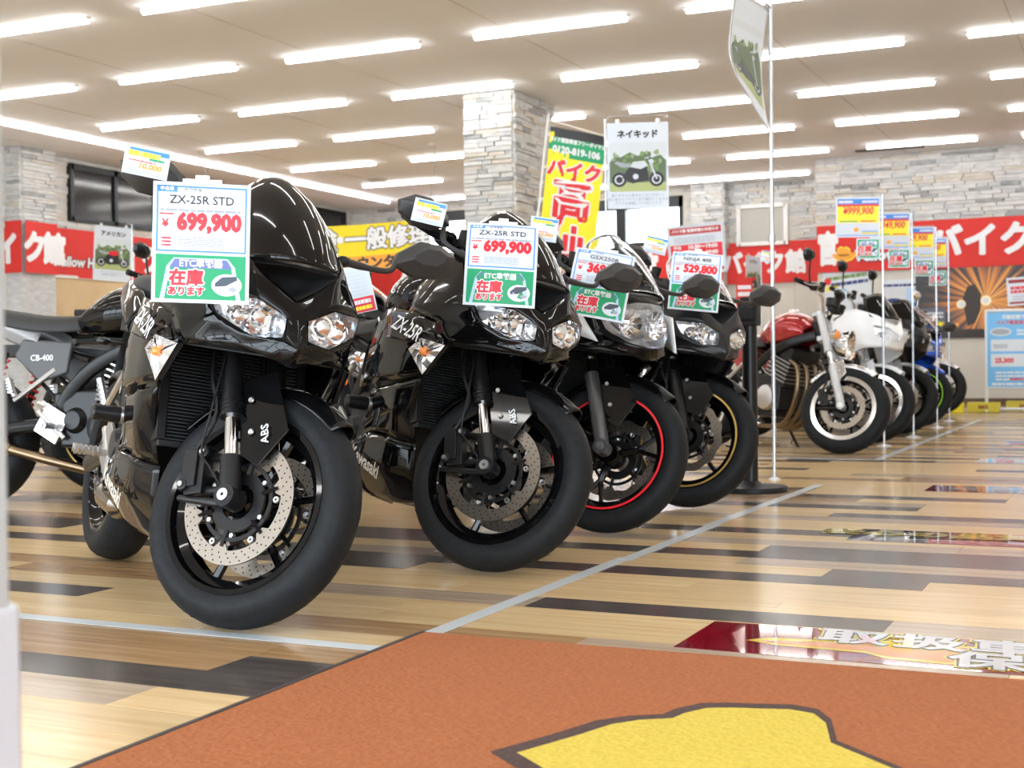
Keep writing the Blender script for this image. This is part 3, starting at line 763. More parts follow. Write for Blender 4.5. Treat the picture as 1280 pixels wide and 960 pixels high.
def pegs(parent, m=AL):
    for sg in (-1, 1):
        b = MB(); b.box((-.19, sg * .165, .375), (.13, .012, .14), Matrix.Rotation(.5, 3, 'Y')); b.tube([(-.26, sg * .165, .43), (-.12, sg * .165, .31)], .014, 8); br = b.build('foot_bracket', m, parent, bevel=.003)
        p = MB(); p.tube([(-.16, sg * .17, .36), (-.175, sg * .27, .365)], [.010, .013], 8)
        for k in range(6): p.lathe([(.0, 0), (.0155, 0), (.0155, sg * .008), (0, sg * .008)], (-.165 - .0, sg * (.19 + k * .0135), .362), 'y', 8)
        p.build('footpeg', AL, br)
        q = MB(); q.tube([(-.40, sg * .15, .50), (-.42, sg * .175, .58)], [.014, .012], 8); q.tube([(-.20, sg * .14, .62), (-.40, sg * .15, .48)], .012, 8)
        for k in range(5): q.box((-.405 - .004 * k, sg * .165, .515 + k * .014), (.024, .03, .008))
        q.build('passenger_peg', AL, parent)
def chassis(parent, m=SB, swing=SB, rearR=.305):
    f = MB()
    for sg in (-1, 1):
        f.tube(bez([(.40, sg * .04, .80), (.25, sg * .14, .74), (.0, sg * .155, .62), (-.16, sg * .13, .46), (-.17, sg * .12, .34)], 5), .022, 8, flat=1.5)
        f.tube(bez([(-.05, sg * .11, .66), (-.35, sg * .10, .74), (-.62, sg * .07, .82)], 4), .012, 8)
        f.tube(bez([(-.17, sg * .11, .45), (-.40, sg * .10, .66)], 3), .010, 8)
    f.tube([(.42, 0, .74), (.36, 0, .90)], .035, 14)
    f.build('frame', m, parent)
    s = MB()
    for sg in (-1, 1): s.tube(bez([(-.17, sg * .10, .38), (-.4, sg * .12, .36), (-FX, sg * .115, rearR)], 4), .022, 8, flat=1.4)
    s.box((-.33, 0, .37), (.08, .2, .05)); s.build('swingarm', swing, parent, bevel=.004)
    c = MB(); c.lathe([(.02, -.003), (.10, -.003), (.10, .003), (.02, .003)], (-FX, .085, rearR), 'y', 30); c.tube([(-.16, .085, .43), (-FX, .085, rearR + .1)], .006, 6); c.tube([(-.16, .085, .36), (-FX, .085, rearR - .1)], .006, 6); c.build('drive_chain', mat('chain_steel', (.2, .19, .17), .4, .8), parent)
def tank(parent, m, k=1.0, dz=0., logo=None):
    rows = []
    for x, w_, zt, zb in ((.33, .09, .86, .80), (.27, .15, .935, .78), (.16, .175, .975, .76), (.03, .165, .965, .755), (-.08, .11, .90, .76), (-.15, .075, .84, .77)):
        zt += dz; zb += dz; w_ *= k
        rows.append([(x, -w_ * .72, zb - .01), (x, -w_ * .98, zb + (zt - zb) * .35), (x, -w_ * .86, zb + (zt - zb) * .75), (x, -w_ * .38, zt), (x, 0, zt + .008)])
    t = grid_shell('fuel_tank', rows, m, parent, 0, crease=.12, thick=.003)
    c = MB(); c.lathe([(0, .012), (.035, .012), (.04, .0), (.04, -.01)], (.12, 0, .985 + dz), 'z', 20, closed=False); c.build('fuel_cap', CH if m in (RD, WH) else SB, t)
    return t
def seat(parent, m=SEAT, pillion=True, dz=0, flat=False):
    if flat:
        rows = []
        for x, w_, zt in ((-.09, .06, .80), (-.18, .12, .785), (-.34, .145, .79), (-.5, .13, .82), (-.66, .11, .84), (-.74, .07, .83)):
            rows.append([(x, -w_, zt - .07 + dz), (x, -w_, zt - .02 + dz), (x, -w_ * .6, zt + .012 + dz), (x, 0, zt + .016 + dz)])
        return grid_shell('seat', rows, m, parent, 0, crease=.05, thick=.003)
    rows = []
    for x, w_, zt in ((-.10, .06, .82), (-.18, .11, .795), (-.30, .14, .785), (-.40, .13, .80), (-.45, .10, .85)):
        rows.append([(x, -w_, zt - .06), (x, -w_, zt - .015), (x, -w_ * .6, zt + .008), (x, 0, zt + .01)])
    s = grid_shell('seat', rows, m, parent, 0, crease=.05, thick=.003)
    rows = []
    for x, w_, zt in ((-.44, .05, .90), (-.50, .085, .925), (-.62, .085, .94), (-.72, .06, .945)):
        rows.append([(x, -w_, zt - .06), (x, -w_, zt - .015), (x, -w_ * .6, zt + .006), (x, 0, zt + .01)])
    grid_shell('passenger_seat', rows, m, parent, 0, crease=.05, thick=.003); return s
def tail(parent, m, dz=0.):
    rows = []
    for x, w_, zt, zb in ((-.30, .145, .80, .69), (-.44, .14, .87, .74), (-.60, .115, .905, .80), (-.76, .085, .93, .87), (-.86, .04, .935, .905)):
        rows.append([(x, -w_ * .75, zb + dz), (x, -w_, (zb + zt) / 2 + dz), (x, -w_ * .75, zt + dz), (x, -w_ * .55, zt + .004 + dz)])
    for sd in (-1, 1): grid_shell('tail_cowl', rows, m, parent, sd, crease=.45)
    b = MB(); b.box((-.83, 0, .885 + dz), (.06, .09, .028)); b.build('tail_light', REDL, parent, bevel=.008)
    g = MB(); g.box((-.60, 0, .79 + dz), (.5, .10, .05)); g.tube(bez([(-.74, 0, .84 + dz), (-.90, 0, .72 + dz), (-.97, 0, .56 + dz)], 4), [.05, .045, .04, .035, .03, .03, .03, .03, .03], 8, flat=.25); g.build('rear_fender', MB_, parent)
    for sg in (-1, 1):
        s = MB(); s.tube([(-.86, sg * .03, .72 + dz), (-.87, sg * .07, .72 + dz)], .006, 8); s.ball((-.87, sg * .095, .72 + dz), .024, 10, (.7, 1.1, .6)); s.build('rear_indicator', SB, parent)
def hugger(parent, R):
    rows = []
    for i in range(6):
        a = math.radians(60 + 80 * i / 5); r = R + .02
        rows.append([(-FX + q * math.cos(a), -yy, R + q * math.sin(a)) for q, yy in ((r - .03, .08), (r, .065), (r + .008, 0))])
    grid_shell('rear_hugger', rows, MB_, parent, 0, crease=.1)

def indicator(parent, pts, n=(0, -1, 0)):
    """flush faceted clear indicator: outline points on the fairing, mirrored on the left"""
    for sg in (1, -1):
        P = [Vector((x, y * sg, z)) for x, y, z in pts]; c = sum(P, Vector()) / len(P); k = len(P); nn = Vector((0, -sg, 0))
        b = MB(); vs = [p for p in P] + [c + (p - c) * .82 + nn * .014 for p in P]
        b.add(vs, [(i, (i + 1) % k, k + (i + 1) % k, k + i) for i in range(k)] + [tuple(range(k, 2 * k))]); r = b.build('indicator', SB, parent)
        f = MB()                                          # faceted mirror bowl
        q = 5
        for i in range(k):
            a, b_ = P[i], P[(i + 1) % k]
            for t in range(q):
                p0 = a.lerp(b_, t / q); p1 = a.lerp(b_, (t + 1) / q); m0 = c.lerp(p0, .5) + nn * .006 * (t % 2); m1 = c.lerp(p1, .5) + nn * .006 * ((t + 1) % 2)
                f.add([p0 * .995 + c * .005 + nn * .015, p1 * .995 + c * .005 + nn * .015, m1 + nn * .015, m0 + nn * .015], [(0, 1, 2, 3)]); f.add([m0 + nn * .015, m1 + nn * .015, c + nn * .010], [(0, 1, 2)])
        f.build('indicator_lens', mat('indicator_facets', (.85, .85, .88), .15, .85), r, smooth=False)
        bu = MB(); bu.ball(c + nn * .018, .013, 12); bu.build('indicator_bulb', ORG, r)

def headlight(parent, name, pts, deep=.05, nproj=2, cover=True, axis=Vector((1, 0, 0)), led=True):
    """slit lamp: dark tray, chrome facets, projector lenses and a clear cover; outline mirrored to both sides"""
    for sg in (1, -1):
        P = [Vector((x, y * sg, z)) for x, y, z in pts]; k = len(P); c = sum(P, Vector()) / k
        b = MB(); vs = [p for p in P] + [c + (p - c) * .75 - axis * deep for p in P]
        b.add(vs, [(i, (i + 1) % k, k + (i + 1) % k, k + i) for i in range(k)] + [tuple(range(k, 2 * k))]); h = b.build(name, mat('lamp_tray', (.75, .78, .82), .16, .92), parent, smooth=False)
        f = MB(); a0, a1 = P[0], P[k // 2]
        for i in range(nproj):
            t = (i + .5) / nproj; q = a0.lerp(a1, .2 + .55 * t); q = Vector((q.x, q.y, (q.z + c.z) / 2)) - axis * deep * .45
            f.lathe([(.0, .010), (.016, .006), (.021, -.004), (.026, -.004), (.026, -.02)], (0, 0, 0), 'x', 20, closed=False)
            n0 = len(f.v) - 20 * 5
            for z in range(n0, len(f.v)): f.v[z] = tuple(Vector(f.v[z]) + q)
        f.build('lamp_projector', REFL, h)
        g = MB()
        rnd_ = random.Random(5)
        for i in range(34):                                # cut reflector facets
            t = i / 33; q = P[1].lerp(P[k // 2], t) if i % 2 else P[-1].lerp(P[k // 2 + 1 if k > 4 else k // 2], t)
            q = q.lerp(c, .15 + .3 * (i % 3) / 2) - axis * (deep * rnd_.uniform(.15, .5))
            g.add([q + Vector((rnd_.uniform(-.012, .012), rnd_.uniform(-.018, .018), rnd_.uniform(-.014, .014))) for _ in range(3)], [(0, 1, 2)])
        g.build('lamp_reflector', REFL, h, smooth=False)
        if cover:
            cv = MB(); off = Vector((.004, 0, 0)); ring = [c + (p - c) * .6 + Vector((.014, 0, 0)) for p in P]
            cv.add([p + off for p in P] + [r_ + off for r_ in ring], [(i, (i + 1) % k, k + (i + 1) % k, k + i) for i in range(k)] + [tuple(range(k, 2 * k))]); cv.build('lamp_cover', CLR, h)

def sport_bike(label, P):
    """full-faired sport bike"""
    r = empty('sport_motorcycle'); tag(r, label, 'motorcycle', P.get('group'))
    R, RR = .293, .305; S = steer(P.get('steer', 33)); m1 = P.get('main', GB); m2 = P.get('upper', m1); m3 = P.get('lower', m1)
    wheel(r, 'front_wheel', R, .112, .205, S, stripe=P.get('stripe'), disc=P.get('disc', 'round'), sides=P.get('disc_sides', (-1, 1)), spokes=P.get('spokes', 6), style=P.get('style', 'single'), cx=FX, disc_r=P.get('disc_r', .155))
    wheel(r, 'rear_wheel', RR, .150, .205, Matrix(), stripe=P.get('stripe'), disc='petal', sides=(-1,), spokes=P.get('spokes', 6), style=P.get('style', 'single'), rear=True, cx=-FX, disc_r=.11)
    fork(r, S, R, usd=P.get('usd', True), low=SB, lowm=P.get('fork_low'), caliper=P.get('disc_sides', (-1, 1)), chrome=P.get('chrome', (.105, .21)), r=P.get('fork_r', .021))
    front_fender(r, S, R, .112, P.get('fender', GB), abs_=P.get('abs', False))
    bars(r, S, kind='clip', z=.955, wide=.385)
    radiator(r); chassis(r); engine(r, covers=SB, pipes=None, fins=False); stand(r); pegs(r); hugger(r, RR)
    muffler(r, mat('muffler_titanium', (.30, .27, .24), .22, 1), tip=(-.17, -.150, .245), r=.045, start=(.05, -.03, .17))
    tank(r, P.get('tank', m1)); seat(r); tail(r, P.get('tail', m1))
    # upper cowl
    V = dict(c0=(.868, 0, .752), c1=(.838, 0, .793), c2=(.905, 0, .665), c3=(.865, 0, .636),
             i1=(.825, -.058, .832), i2=(.800, -.112, .876), s1=(.735, -.140, .905), s2=(.635, -.155, .955), s3=(.52, -.142, 1.0),
             h0=(.866, -.026, .750), h1=(.843, -.095, .785), h2=(.765, -.190, .788), h3=(.872, -.030, .702), h4=(.848, -.092, .694), h5=(.79, -.172, .738),
             b1=(.862, -.062, .655), b2=(.79, -.150, .676), b3=(.655, -.212, .662), g1=(.66, -.218, .808), g2=(.52, -.225, .838), g3=(.40, -.205, .860), b4=(.60, -.226, .735), b5=(.42, -.238, .772), s4=(.44, -.150, .93))
    F = ['c1 i1 h0 c0', 'i1 i2 h1 h0', 'i2 s1 h2 h1', 's1 s2 g1 h2', 's2 s3 g2 g1', 's3 s4 g3 g2', 'c0 h0 h3 c2', 'c2 h3 b1 c3', 'h3 h4 b2 b1', 'h4 h5 b3 b2', 'h5 h2 g1 b4', 'h5 b4 b3', 'g1 g2 b5 b4', 'g2 g3 b5']
    big = P.get('big_lamp')
    if big:                                                # one large rounded headlamp between white cheeks
        V.update(c0=(.868, 0, .85), c2=(.895, 0, .665), h0=(.858, -.05, .848), h1=(.83, -.085, .835), h2=(.76, -.150, .80), h3=(.888, -.035, .69), h4=(.862, -.075, .70), h5=(.80, -.135, .74), c1=(.835, 0, .872), i1=(.83, -.05, .868), i2=(.80, -.10, .878)); F = [f for f in F if f != 'c0 h0 h3 c2']; V.update(c2=(.893, 0, .685), c0=(.868, 0, .85))
    shell('upper_cowl', V, F, m2, r, 0, crease=.5)
    if big:
        vs = [(.868, 0, .85), (.858, -.05, .848), (.83, -.085, .835), (.76, -.15, .80), (.80, -.135, .74), (.862, -.075, .70), (.888, -.035, .69), (.893, 0, .685)]
        full = vs + [(x, -y, z) for x, y, z in vs[-2:0:-1]]; c = Vector((.86, 0, .77)); n = len(full)
        t = MB().add([Vector(p) for p in full] + [c + (Vector(p) - c) * .7 - Vector((.06, 0, 0)) for p in full], [(i, (i + 1) % n, n + (i + 1) % n, n + i) for i in range(n)] + [tuple(range(n, 2 * n))]); hd = t.build('headlight', mat('lamp_tray', (.75, .78, .82), .16, .92), r, smooth=False)
        for sg in (-1, 1):
            bl_ = MB()
            for k in range(12):
                a = 2 * PI * k / 12; p0 = Vector((.815, sg * .055, .775)); u = Vector((0, math.cos(a), math.sin(a))); v = Vector((0, math.cos(a + .5), math.sin(a + .5)))
                bl_.add([p0 + u * .012 - Vector((.02, 0, 0)), p0 + v * .012 - Vector((.02, 0, 0)), p0 + v * .05 + Vector((.02, 0, 0)), p0 + u * .05 + Vector((.012, 0, 0))], [(0, 1, 2, 3)])
            bl_.ball((.81, sg * .055, .775), .014, 10); bl_.build('lamp_reflector', REFL, hd, smooth=False)
        t = MB().add([Vector(p) + Vector((.006, 0, 0)) for p in full] + [c + (Vector(p) - c) * .55 + Vector((.032, 0, 0)) for p in full], [(i, (i + 1) % n, n + (i + 1) % n, n + i) for i in range(n)] + [tuple(range(n, 2 * n))]); t.build('lamp_cover', CLR, hd)
    else:
        headlight(r, 'headlight', [V['h0'], V['h1'], V['h2'], V['h5'], V['h4'], V['h3']])
        # ram air mouth
        V2 = dict(c1=V['c1'], i1=V['i1'], i2=V['i2'], w=(.800, 0, .884), d1=(.70, 0, .80), d2=(.70, -.05, .83), d3=(.70, -.09, .87), d4=(.70, 0, .875))
        shell('air_intake', V2, ['c1 i1 d2 d1', 'i1 i2 d3 d2', 'i2 w d4 d3', 'd1 d2 d3 d4'], DRK, r, 0, crease=1, sub=0, thick=.002)
    # inner black panels around the screen foot and under the nose
    V3 = dict(a=(.80, 0, .88), b=(.79, -.11, .872), c=(.63, -.165, .945), d=(.47, -.150, .985), e=(.42, 0, .93), f=(.60, 0, .90))
    shell('dash_cowl', V3, ['a b c f', 'f c d e'], MB_, r, 0, crease=.6, sub=1)
    V4 = dict(a=(.86, 0, .648), b=(.85, -.06, .655), c=(.66, -.205, .664), d=(.55, -.18, .70), e=(.60, 0, .69))
    shell('nose_underside', V4, ['a b e', 'b c d e'], MB_, r, 0, crease=.6, sub=1)
    mt = MB(); mt.box((.50, 0, .955), (.05, .2, .09), Matrix.Rotation(-.5, 3, 'Y')); mt.build('instrument_panel', SB, r, bevel=.01)
    # screen
    rows = [[(.792, -.110, .884), (.822, -.060, .886), (.832, 0, .888)], [(.722, -.138, .915), (.785, -.080, .945), (.800, 0, .955)], [(.640, -.146, .975), (.705, -.088, 1.02), (.724, 0, 1.035)], [(.570, -.122, 1.045), (.622, -.074, 1.085), (.638, 0, 1.098)], [(.525, -.072, 1.092), (.558, -.042, 1.120), (.568, 0, 1.128)]]
    if P.get('screen_low'): rows = [[(x, y, z - .02 * i) for x, y, z in rw] for i, rw in enumerate(rows)]
    grid_shell('windscreen', rows, P.get('screen', SMK), r, 0, crease=0, thick=.003)
    if P.get('screen') is SCR:
        e = MB(); pl = [rw[0] for rw in rows] + [rows[-1][1], rows[-1][2]] + [(x, -y, z) for x, y, z in ([rows[-1][1]] + [rw[0] for rw in rows[::-1]])]
        e.tube(bez(pl, 4), .0035, 6, cap=False); e.build('screen_edge', mat('screen_edge', (.8, .82, .84), .15), r)
    # side panels
    rows = [[(.62, -.216, .742), (.45, -.238, .770), (.27, -.228, .792), (.08, -.190, .775)], [(.655, -.214, .662), (.50, -.252, .662), (.27, -.252, .672), (.04, -.205, .640)], [(.535, -.222, .570), (.41, -.240, .555), (.23, -.240, .545), (.02, -.200, .530)]]
    for sd in (-1, 1): grid_shell('side_fairing', rows, m1, r, sd, crease=.5, label=P.get('side_label'))
    rows = [[(.600, -.222, .700), (.47, -.256, .720), (.30, -.246, .735)], [(.640, -.226, .672), (.50, -.264, .668), (.32, -.256, .690)]]
    for sd in (-1, 1): grid_shell('fairing_wing', rows, P.get('wing', m1), r, sd, crease=.8, thick=.006)
    rows = [[(.53, -.218, .560), (.40, -.236, .545), (.25, -.232, .530), (.12, -.205, .52)], [(.46, -.195, .47), (.40, -.228, .455), (.24, -.222, .46), (.10, -.195, .455)], [(.44, -.165, .365), (.36, -.205, .375), (.20, -.205, .385), (.06, -.190, .37)]]
    for sd in (-1, 1): grid_shell('lower_fairing', rows, P.get('lower_top', GB), r, sd, crease=.6)
    rows = [[(.44, -.160, .360), (.34, -.205, .372), (.15, -.208, .380), (.0, -.195, .345)], [(.42, -.150, .26), (.30, -.198, .265), (.10, -.205, .27), (-.07, -.190, .255)], [(.38, -.09, .185), (.25, -.12, .165), (.08, -.13, .17), (-.04, -.14, .205)], [(.37, 0, .172), (.25, 0, .155), (.08, 0, .155), (-.04, 0, .19)]]
    grid_shell('belly_pan', rows, m3, r, 0, crease=.5)
    vent = MB()
    for sg in (-1, 1): vent.add([(.42, sg * .232, .54), (.36, sg * .240, .535), (.31, sg * .234, .42), (.35, sg * .228, .38)], [(0, 1, 2, 3)])
    indicator(r, [(.490, -.240, .648), (.560, -.236, .682), (.672, -.206, .662), (.575, -.222, .570)])
    if P.get('cheek'):
        for sd in (-1, 1): shell('white_cheek', dict(a=(.34, -.222, .84), b=(.54, -.244, .87), c=(.70, -.222, .835), d=(.815, -.172, .69), e=(.64, -.236, .735), f=(.42, -.252, .775)), ['a b e f', 'b c d e'], P['cheek'], r, sd, crease=.6, thick=.008, label='white cheek panel beside the lamp')
    if P.get('text'):
        for sg in (-1, 1):
            letter_on(r, P['text'], WT, .066, (.47, sg * .262, .712), Vector((.34, 0, -.085)) if sg < 0 else Vector((-.34, 0, -.085)), (0, sg, .28), shear=.25, sx=1.15, bold=.02)
    if P.get('maker'):
        for sg in (-1, 1):
            letter_on(r, P['maker'], mat('bronze_lettering', (.62, .58, .52), .4, .1), .062, (.19, sg * .2185, .283), Vector((-sg, 0, -.27)), (0, sg, -.04), sx=1.05, bold=.03)
    if P.get('lines'):
        for sg in (-1, 1):
            for k in range(2):
                b = MB(); b.tube(bez([(.62, sg * .224, .80 - k * .018), (.50, sg * .236, .822 - k * .02), (.40, sg * .22, .845 - k * .02)], 4), .0025, 6); b.build('stripe', P['lines'], r)
    for sg in (-1, 1):
        mirror(r, (.66, sg * .165, .935), (.60, -.315, 1.052) if sg < 0 else (.61, .405, .985), sz=(.18, .105), m=P.get('mirror', GP), tilt=P.get('mtilt', 12))
        f = MB(); f.tube([(.13, sg * .18, .475), (.13, sg * .215, .475)], [.026, .022], 12); s_ = f.build('frame_slider', AL, r)
        g = MB(); g.tube([(.13, sg * .215, .475), (.13, sg * .285, .475), (.13, sg * .29, .475)], [.024, .022, .016], 14); g.build('slider_puck', SB, s_)
    return r
def pose(front, heading, lean):
    h = Matrix.Rotation(math.radians(heading), 4, 'Z') @ Matrix.Rotation(math.radians(-lean), 4, 'X')
    return Matrix.Translation(Vector((front[0], front[1], 0)) - h.to_3x3() @ Vector((FX, 0, 0))) @ h
def naked_bike(label, P):
    r = empty('street_motorcycle'); tag(r, label, 'motorcycle', P.get('group'))
    R, RR = .300, .305; S = steer(P.get('steer', 33)); col = P['col']
    wheel(r, 'front_wheel', R, .118, .205, S, stripe=P.get('stripe'), disc='round', spokes=P.get('spokes', 5), style='split', face=P.get('face'), cx=FX, disc_r=.15)
    wheel(r, 'rear_wheel', RR, .165, .205, Matrix(), stripe=P.get('stripe'), disc='round', sides=(-1,), spokes=P.get('spokes', 5), style='split', face=P.get('face'), rear=True, cx=-FX, disc_r=.12)
    fork(r, S, R, low=P.get('forkm', SLV), lowm=P.get('forkm', SLV), r=.023, top=.70, chrome=(.30, .40))
    front_fender(r, S, R, .118, P.get('fender', CH), stay=True, big=False, a0=58, a1=150)
    bars(r, S, m=P.get('barm', CH), kind='tube', z=.98, wide=.37)
    engine(r, covers=P.get('cover', AL), pipes=P.get('pipes', BZ)); chassis(r, SB, swing=P.get('swing', AL)); stand(r); pegs(r)
    muffler(r, P.get('muf', CH)); tank(r, col, 1.08, P.get('dz', 0)); seat(r, flat=True); tail(r, P.get('tailm', col), -.07)
    sh = MB()
    for sg in (-1, 1):
        sh.tube([(-.46, sg * .14, .70), (-.58, sg * .14, .36)], .014, 10)
    so = sh.build('rear_shock', SB, r)
    sp = MB()
    for sg in (-1, 1):
        pts = []
        for i in range(90):
            t = i / 89; a = t * 2 * PI * 8; c = Vector((-.475 - .085 * t, sg * .14, .665 - .24 * t)); pts.append(c + Vector((math.cos(a) * .027, math.sin(a) * .027, 0)))
        sp.tube(pts, .005, 5)
    sp.build('shock_spring', P.get('spring', CH), so)
    for sg in (-1, 1):
        b = MB(); b.prism([(-.12, .74), (-.14, .60), (-.28, .56), (-.42, .68), (-.38, .76)], sg * .12, sg * .145); sc_ = b.build('side_cover', P.get('sidem', col), r, bevel=.012)
        if P.get('side_text'): letter_on(sc_, P['side_text'], WT, .038, (-.27, sg * .147, .67), (-sg, 0, 0), (0, sg, 0), bold=.02)
    # instruments and lamp
    if P.get('lamp', True):
        A = Vector((FX - .415 * .50 + .135, 0, R + .91 * .50))
        lp = MB(); lp.lathe([(.0, -.10), (.05, -.095), (.085, -.06), (.100, -.0), (.104, .01), (.100, .018), (.094, .012)], tuple(A), 'x', 36, closed=False); ho = lp.build('headlight', P.get('lampm', CH), r, S)
        g = MB(); g.lathe([(.0, .038), (.04, .034), (.075, .024), (.094, .012)], tuple(A), 'x', 36, closed=False); g.build('lamp_cover', CLR, ho)
        g = MB()
        for k in range(14):
            a = 2 * PI * k / 14; u = Vector((0, math.cos(a), math.sin(a))); v = Vector((0, math.cos(a + .44), math.sin(a + .44)))
            g.add([A + u * .02 - Vector((.03, 0, 0)), A + v * .02 - Vector((.03, 0, 0)), A + v * .092 + Vector((.008, 0, 0)), A + u * .092 + Vector((.0, 0, 0))], [(0, 1, 2, 3)])
        g.build('lamp_reflector', REFL, ho, smooth=False)
        for sg in (-1, 1):
            i_ = MB(); i_.tube([A + Vector((-.06, sg * .08, 0)), A + Vector((-.05, sg * .17, -.0))], .008, 8); i_.lathe([(0, -.03), (.025, -.02), (.034, .02), (.0, .022)], tuple(A + Vector((-.05, sg * .20, 0))), 'x', 16, closed=False); io = i_.build('indicator', CH, r, S)
            l_ = MB(); l_.lathe([(.034, .020), (.025, .036), (0, .042)], tuple(A + Vector((-.05, sg * .20, 0))), 'x', 16, closed=False); l_.build('indicator_lens', ORG, io)
    m = MB()
    for sg in (-1, 1): m.lathe([(0, -.03), (.045, -.03), (.052, .02), (.0, .03)], (.47, sg * .058, 1.03), 'z', 20, closed=False)
    m.box((.46, 0, 1.0), (.05, .12, .03)); m.build('instrument', SB, r, S)
    for sg in (-1, 1):
        mirror(r, (.36, sg * .26, 1.065), (.34, sg * .38, 1.24 + P.get('mz', 0)), sz=(.15, .095), m=P.get('mirm', SB), stem_mid=(.35, sg * .30, 1.13), stemm=P.get('stemm', SB), M=S, rounded=P.get('round_mirror', False), stem_r=.006)
    if P.get('cowl'):
        V = dict(a=(.38, -.185, .985), b=(.62, -.185, 1.0), c=(.78, -.125, .955), d=(.865, 0, .885), n=(.915, 0, .80), k=(.905, -.06, .785), e=(.85, -.10, .715), f=(.74, -.205, .70), g=(.50, -.225, .585), h=(.38, -.235, .80), m=(.66, -.238, .845), p=(.87, 0, .70))
        shell('half_fairing', V, ['a b m h', 'b c k m', 'c d n k', 'm k e f', 'h m f g', 'k n p e'], P['cowl'], r, 0, crease=.75)
        for sg in (-1, 1):
            for k in range(3):
                b = MB(); b.box((.55, sg * (.240 - .002 * k), .80 - k * .05), (.17, .010, .020), Matrix.Rotation(math.radians(24), 3, 'Y')); b.build('vent_slot', DRK, r, bevel=.002)
        headlight(r, 'headlight', [(.918, -.010, .805), (.880, -.085, .860), (.80, -.165, .875), (.825, -.160, .80), (.890, -.080, .765), (.915, -.012, .765)], deep=.03)
        rows = [[(.86, 0, .935), (.83, -.08, .93), (.74, -.15, .94)], [(.79, 0, 1.03), (.76, -.09, 1.02), (.68, -.15, 1.01)], [(.68, 0, 1.14), (.66, -.07, 1.13), (.60, -.11, 1.10)]]
        grid_shell('windscreen', rows, P.get('screen', SMK), r, 0, crease=0, thick=.003)
    return r
FRG = 'sport bikes in the front row'
b1 = sport_bike('glossy black sport motorcycle nearest the camera, its dark windscreen uncovered', dict(abs=True, text='ZX-25R', maker='Kawasaki', group=FRG, steer=37))
b1.matrix_basis = pose((-2.0, 2.65), -37.0, 9.6)
b2 = dup(b1, pose((-1.815, 3.665), -35.5, 9.3), 'glossy black sport motorcycle second in the row, price sheet curving over its screen')
FK = mat('fork_grey', (.12, .12, .125), .3, .6)
b3 = sport_bike('black and white sport motorcycle with red rim stripes, third in the row', dict(upper=GB, cheek=WH, main=GB, big_lamp=True, screen=SCR, stripe=RLINE, style='split', spokes=3, disc='petal', disc_sides=(1,), usd=False, fork_low=FK, chrome=(.30, .36), wing=WH, group=FRG, tank=WH, steer=36))
b3.matrix_basis = pose((-1.82, 4.65), -36, 7.5)
b4 = sport_bike('matte black sport motorcycle with gold rim stripes, fourth in the row', dict(upper=SB, main=MB_, screen=SCR, stripe=GLD, disc='petal', lines=GLD, usd=False, disc_sides=(-1,), chrome=(.30, .36), group=FRG, tank=SB, fender=GB, steer=34, fork_low=SB))
b4.matrix_basis = pose((-1.805, 5.59), -36, 7.5)
n5 = naked_bike('red street motorcycle with silver fork and polished wheel rims, first in the far row', dict(col=RD, face=CH, stripe=None, group='street bikes in the far row'))
n5.matrix_basis = pose((-1.84, 9.08), -36, 7)
n6 = naked_bike('white half-faired motorcycle with slotted cowl and white front fender behind the red one', dict(col=WH, cowl=WH, lamp=False, face=CH, fender=WH, group='street bikes in the far row', pipes=SB))
n6.matrix_basis = pose((-1.87, 10.35), -36, 7)
n7 = naked_bike('silver and black touring motorcycle with a tall dark screen and silver front fender', dict(col=SLV, cowl=SB, lamp=False, fender=SLV, group='street bikes in the far row', pipes=SB))
n7.matrix_basis = pose((-1.87, 11.6), -36, 7)
n8 = sport_bike('blue sport motorcycle with green rim stripes in the far row', dict(main=BL, upper=BL, stripe=GLINE, screen=SCR, fender=BL, tank=BL, tail=BL, lower=GB, group='street bikes in the far row', steer=33))
n8.matrix_basis = pose((-1.91, 12.9), -36, 7)
n9 = naked_bike('dark street motorcycle with chrome round headlight, last in the far row', dict(col=SB, fender=CH, face=None, group='street bikes in the far row', mirm=CH, stemm=CH, round_mirror=True))
n9.matrix_basis = pose((-2.10, 15.6), -40, 7)
# bikes behind the front row, at the left of the view
SCG = mat('side_cover_grey', (.06, .06, .065), .4)
l1 = naked_bike('black street motorcycle with grey tail and red shock springs, cut off by the left edge', dict(col=GB, spring=RLINE, sidem=SCG, tailm=GRY, muf=BZ, side_text='CB-400', pipes=BZ, swing=SB, barm=SB, group='bikes behind the front row', cover=SB, forkm=SB, fender=SB, dz=.03, mz=-.10))
LH_ = math.radians(9)
l1.matrix_basis = pose((-4.90 + WB * math.cos(LH_), 4.60 + WB * math.sin(LH_)), 9, 6)
for ch in l1.children:
    if ch.name.split('.')[0] in ('seat', 'tail_cowl', 'tail_light'): ch.matrix_basis = Matrix.Translation((0, 0, .07)) @ ch.matrix_basis
l2 = naked_bike('black street motorcycle behind the grey-tailed one, against the tan wall panels', dict(col=GB, muf=CH, sidem=SCG, group='bikes behind the front row', mz=-.05, fender=SB, forkm=SB, barm=SB))
l2.matrix_basis = pose((-4.90, 6.10), -20, 6)
l3 = dup(b4, pose((-3.66, 6.18), 35, 6), 'black sport motorcycle whose pointed tail sticks out left behind the front bike', 'bikes behind the front row')
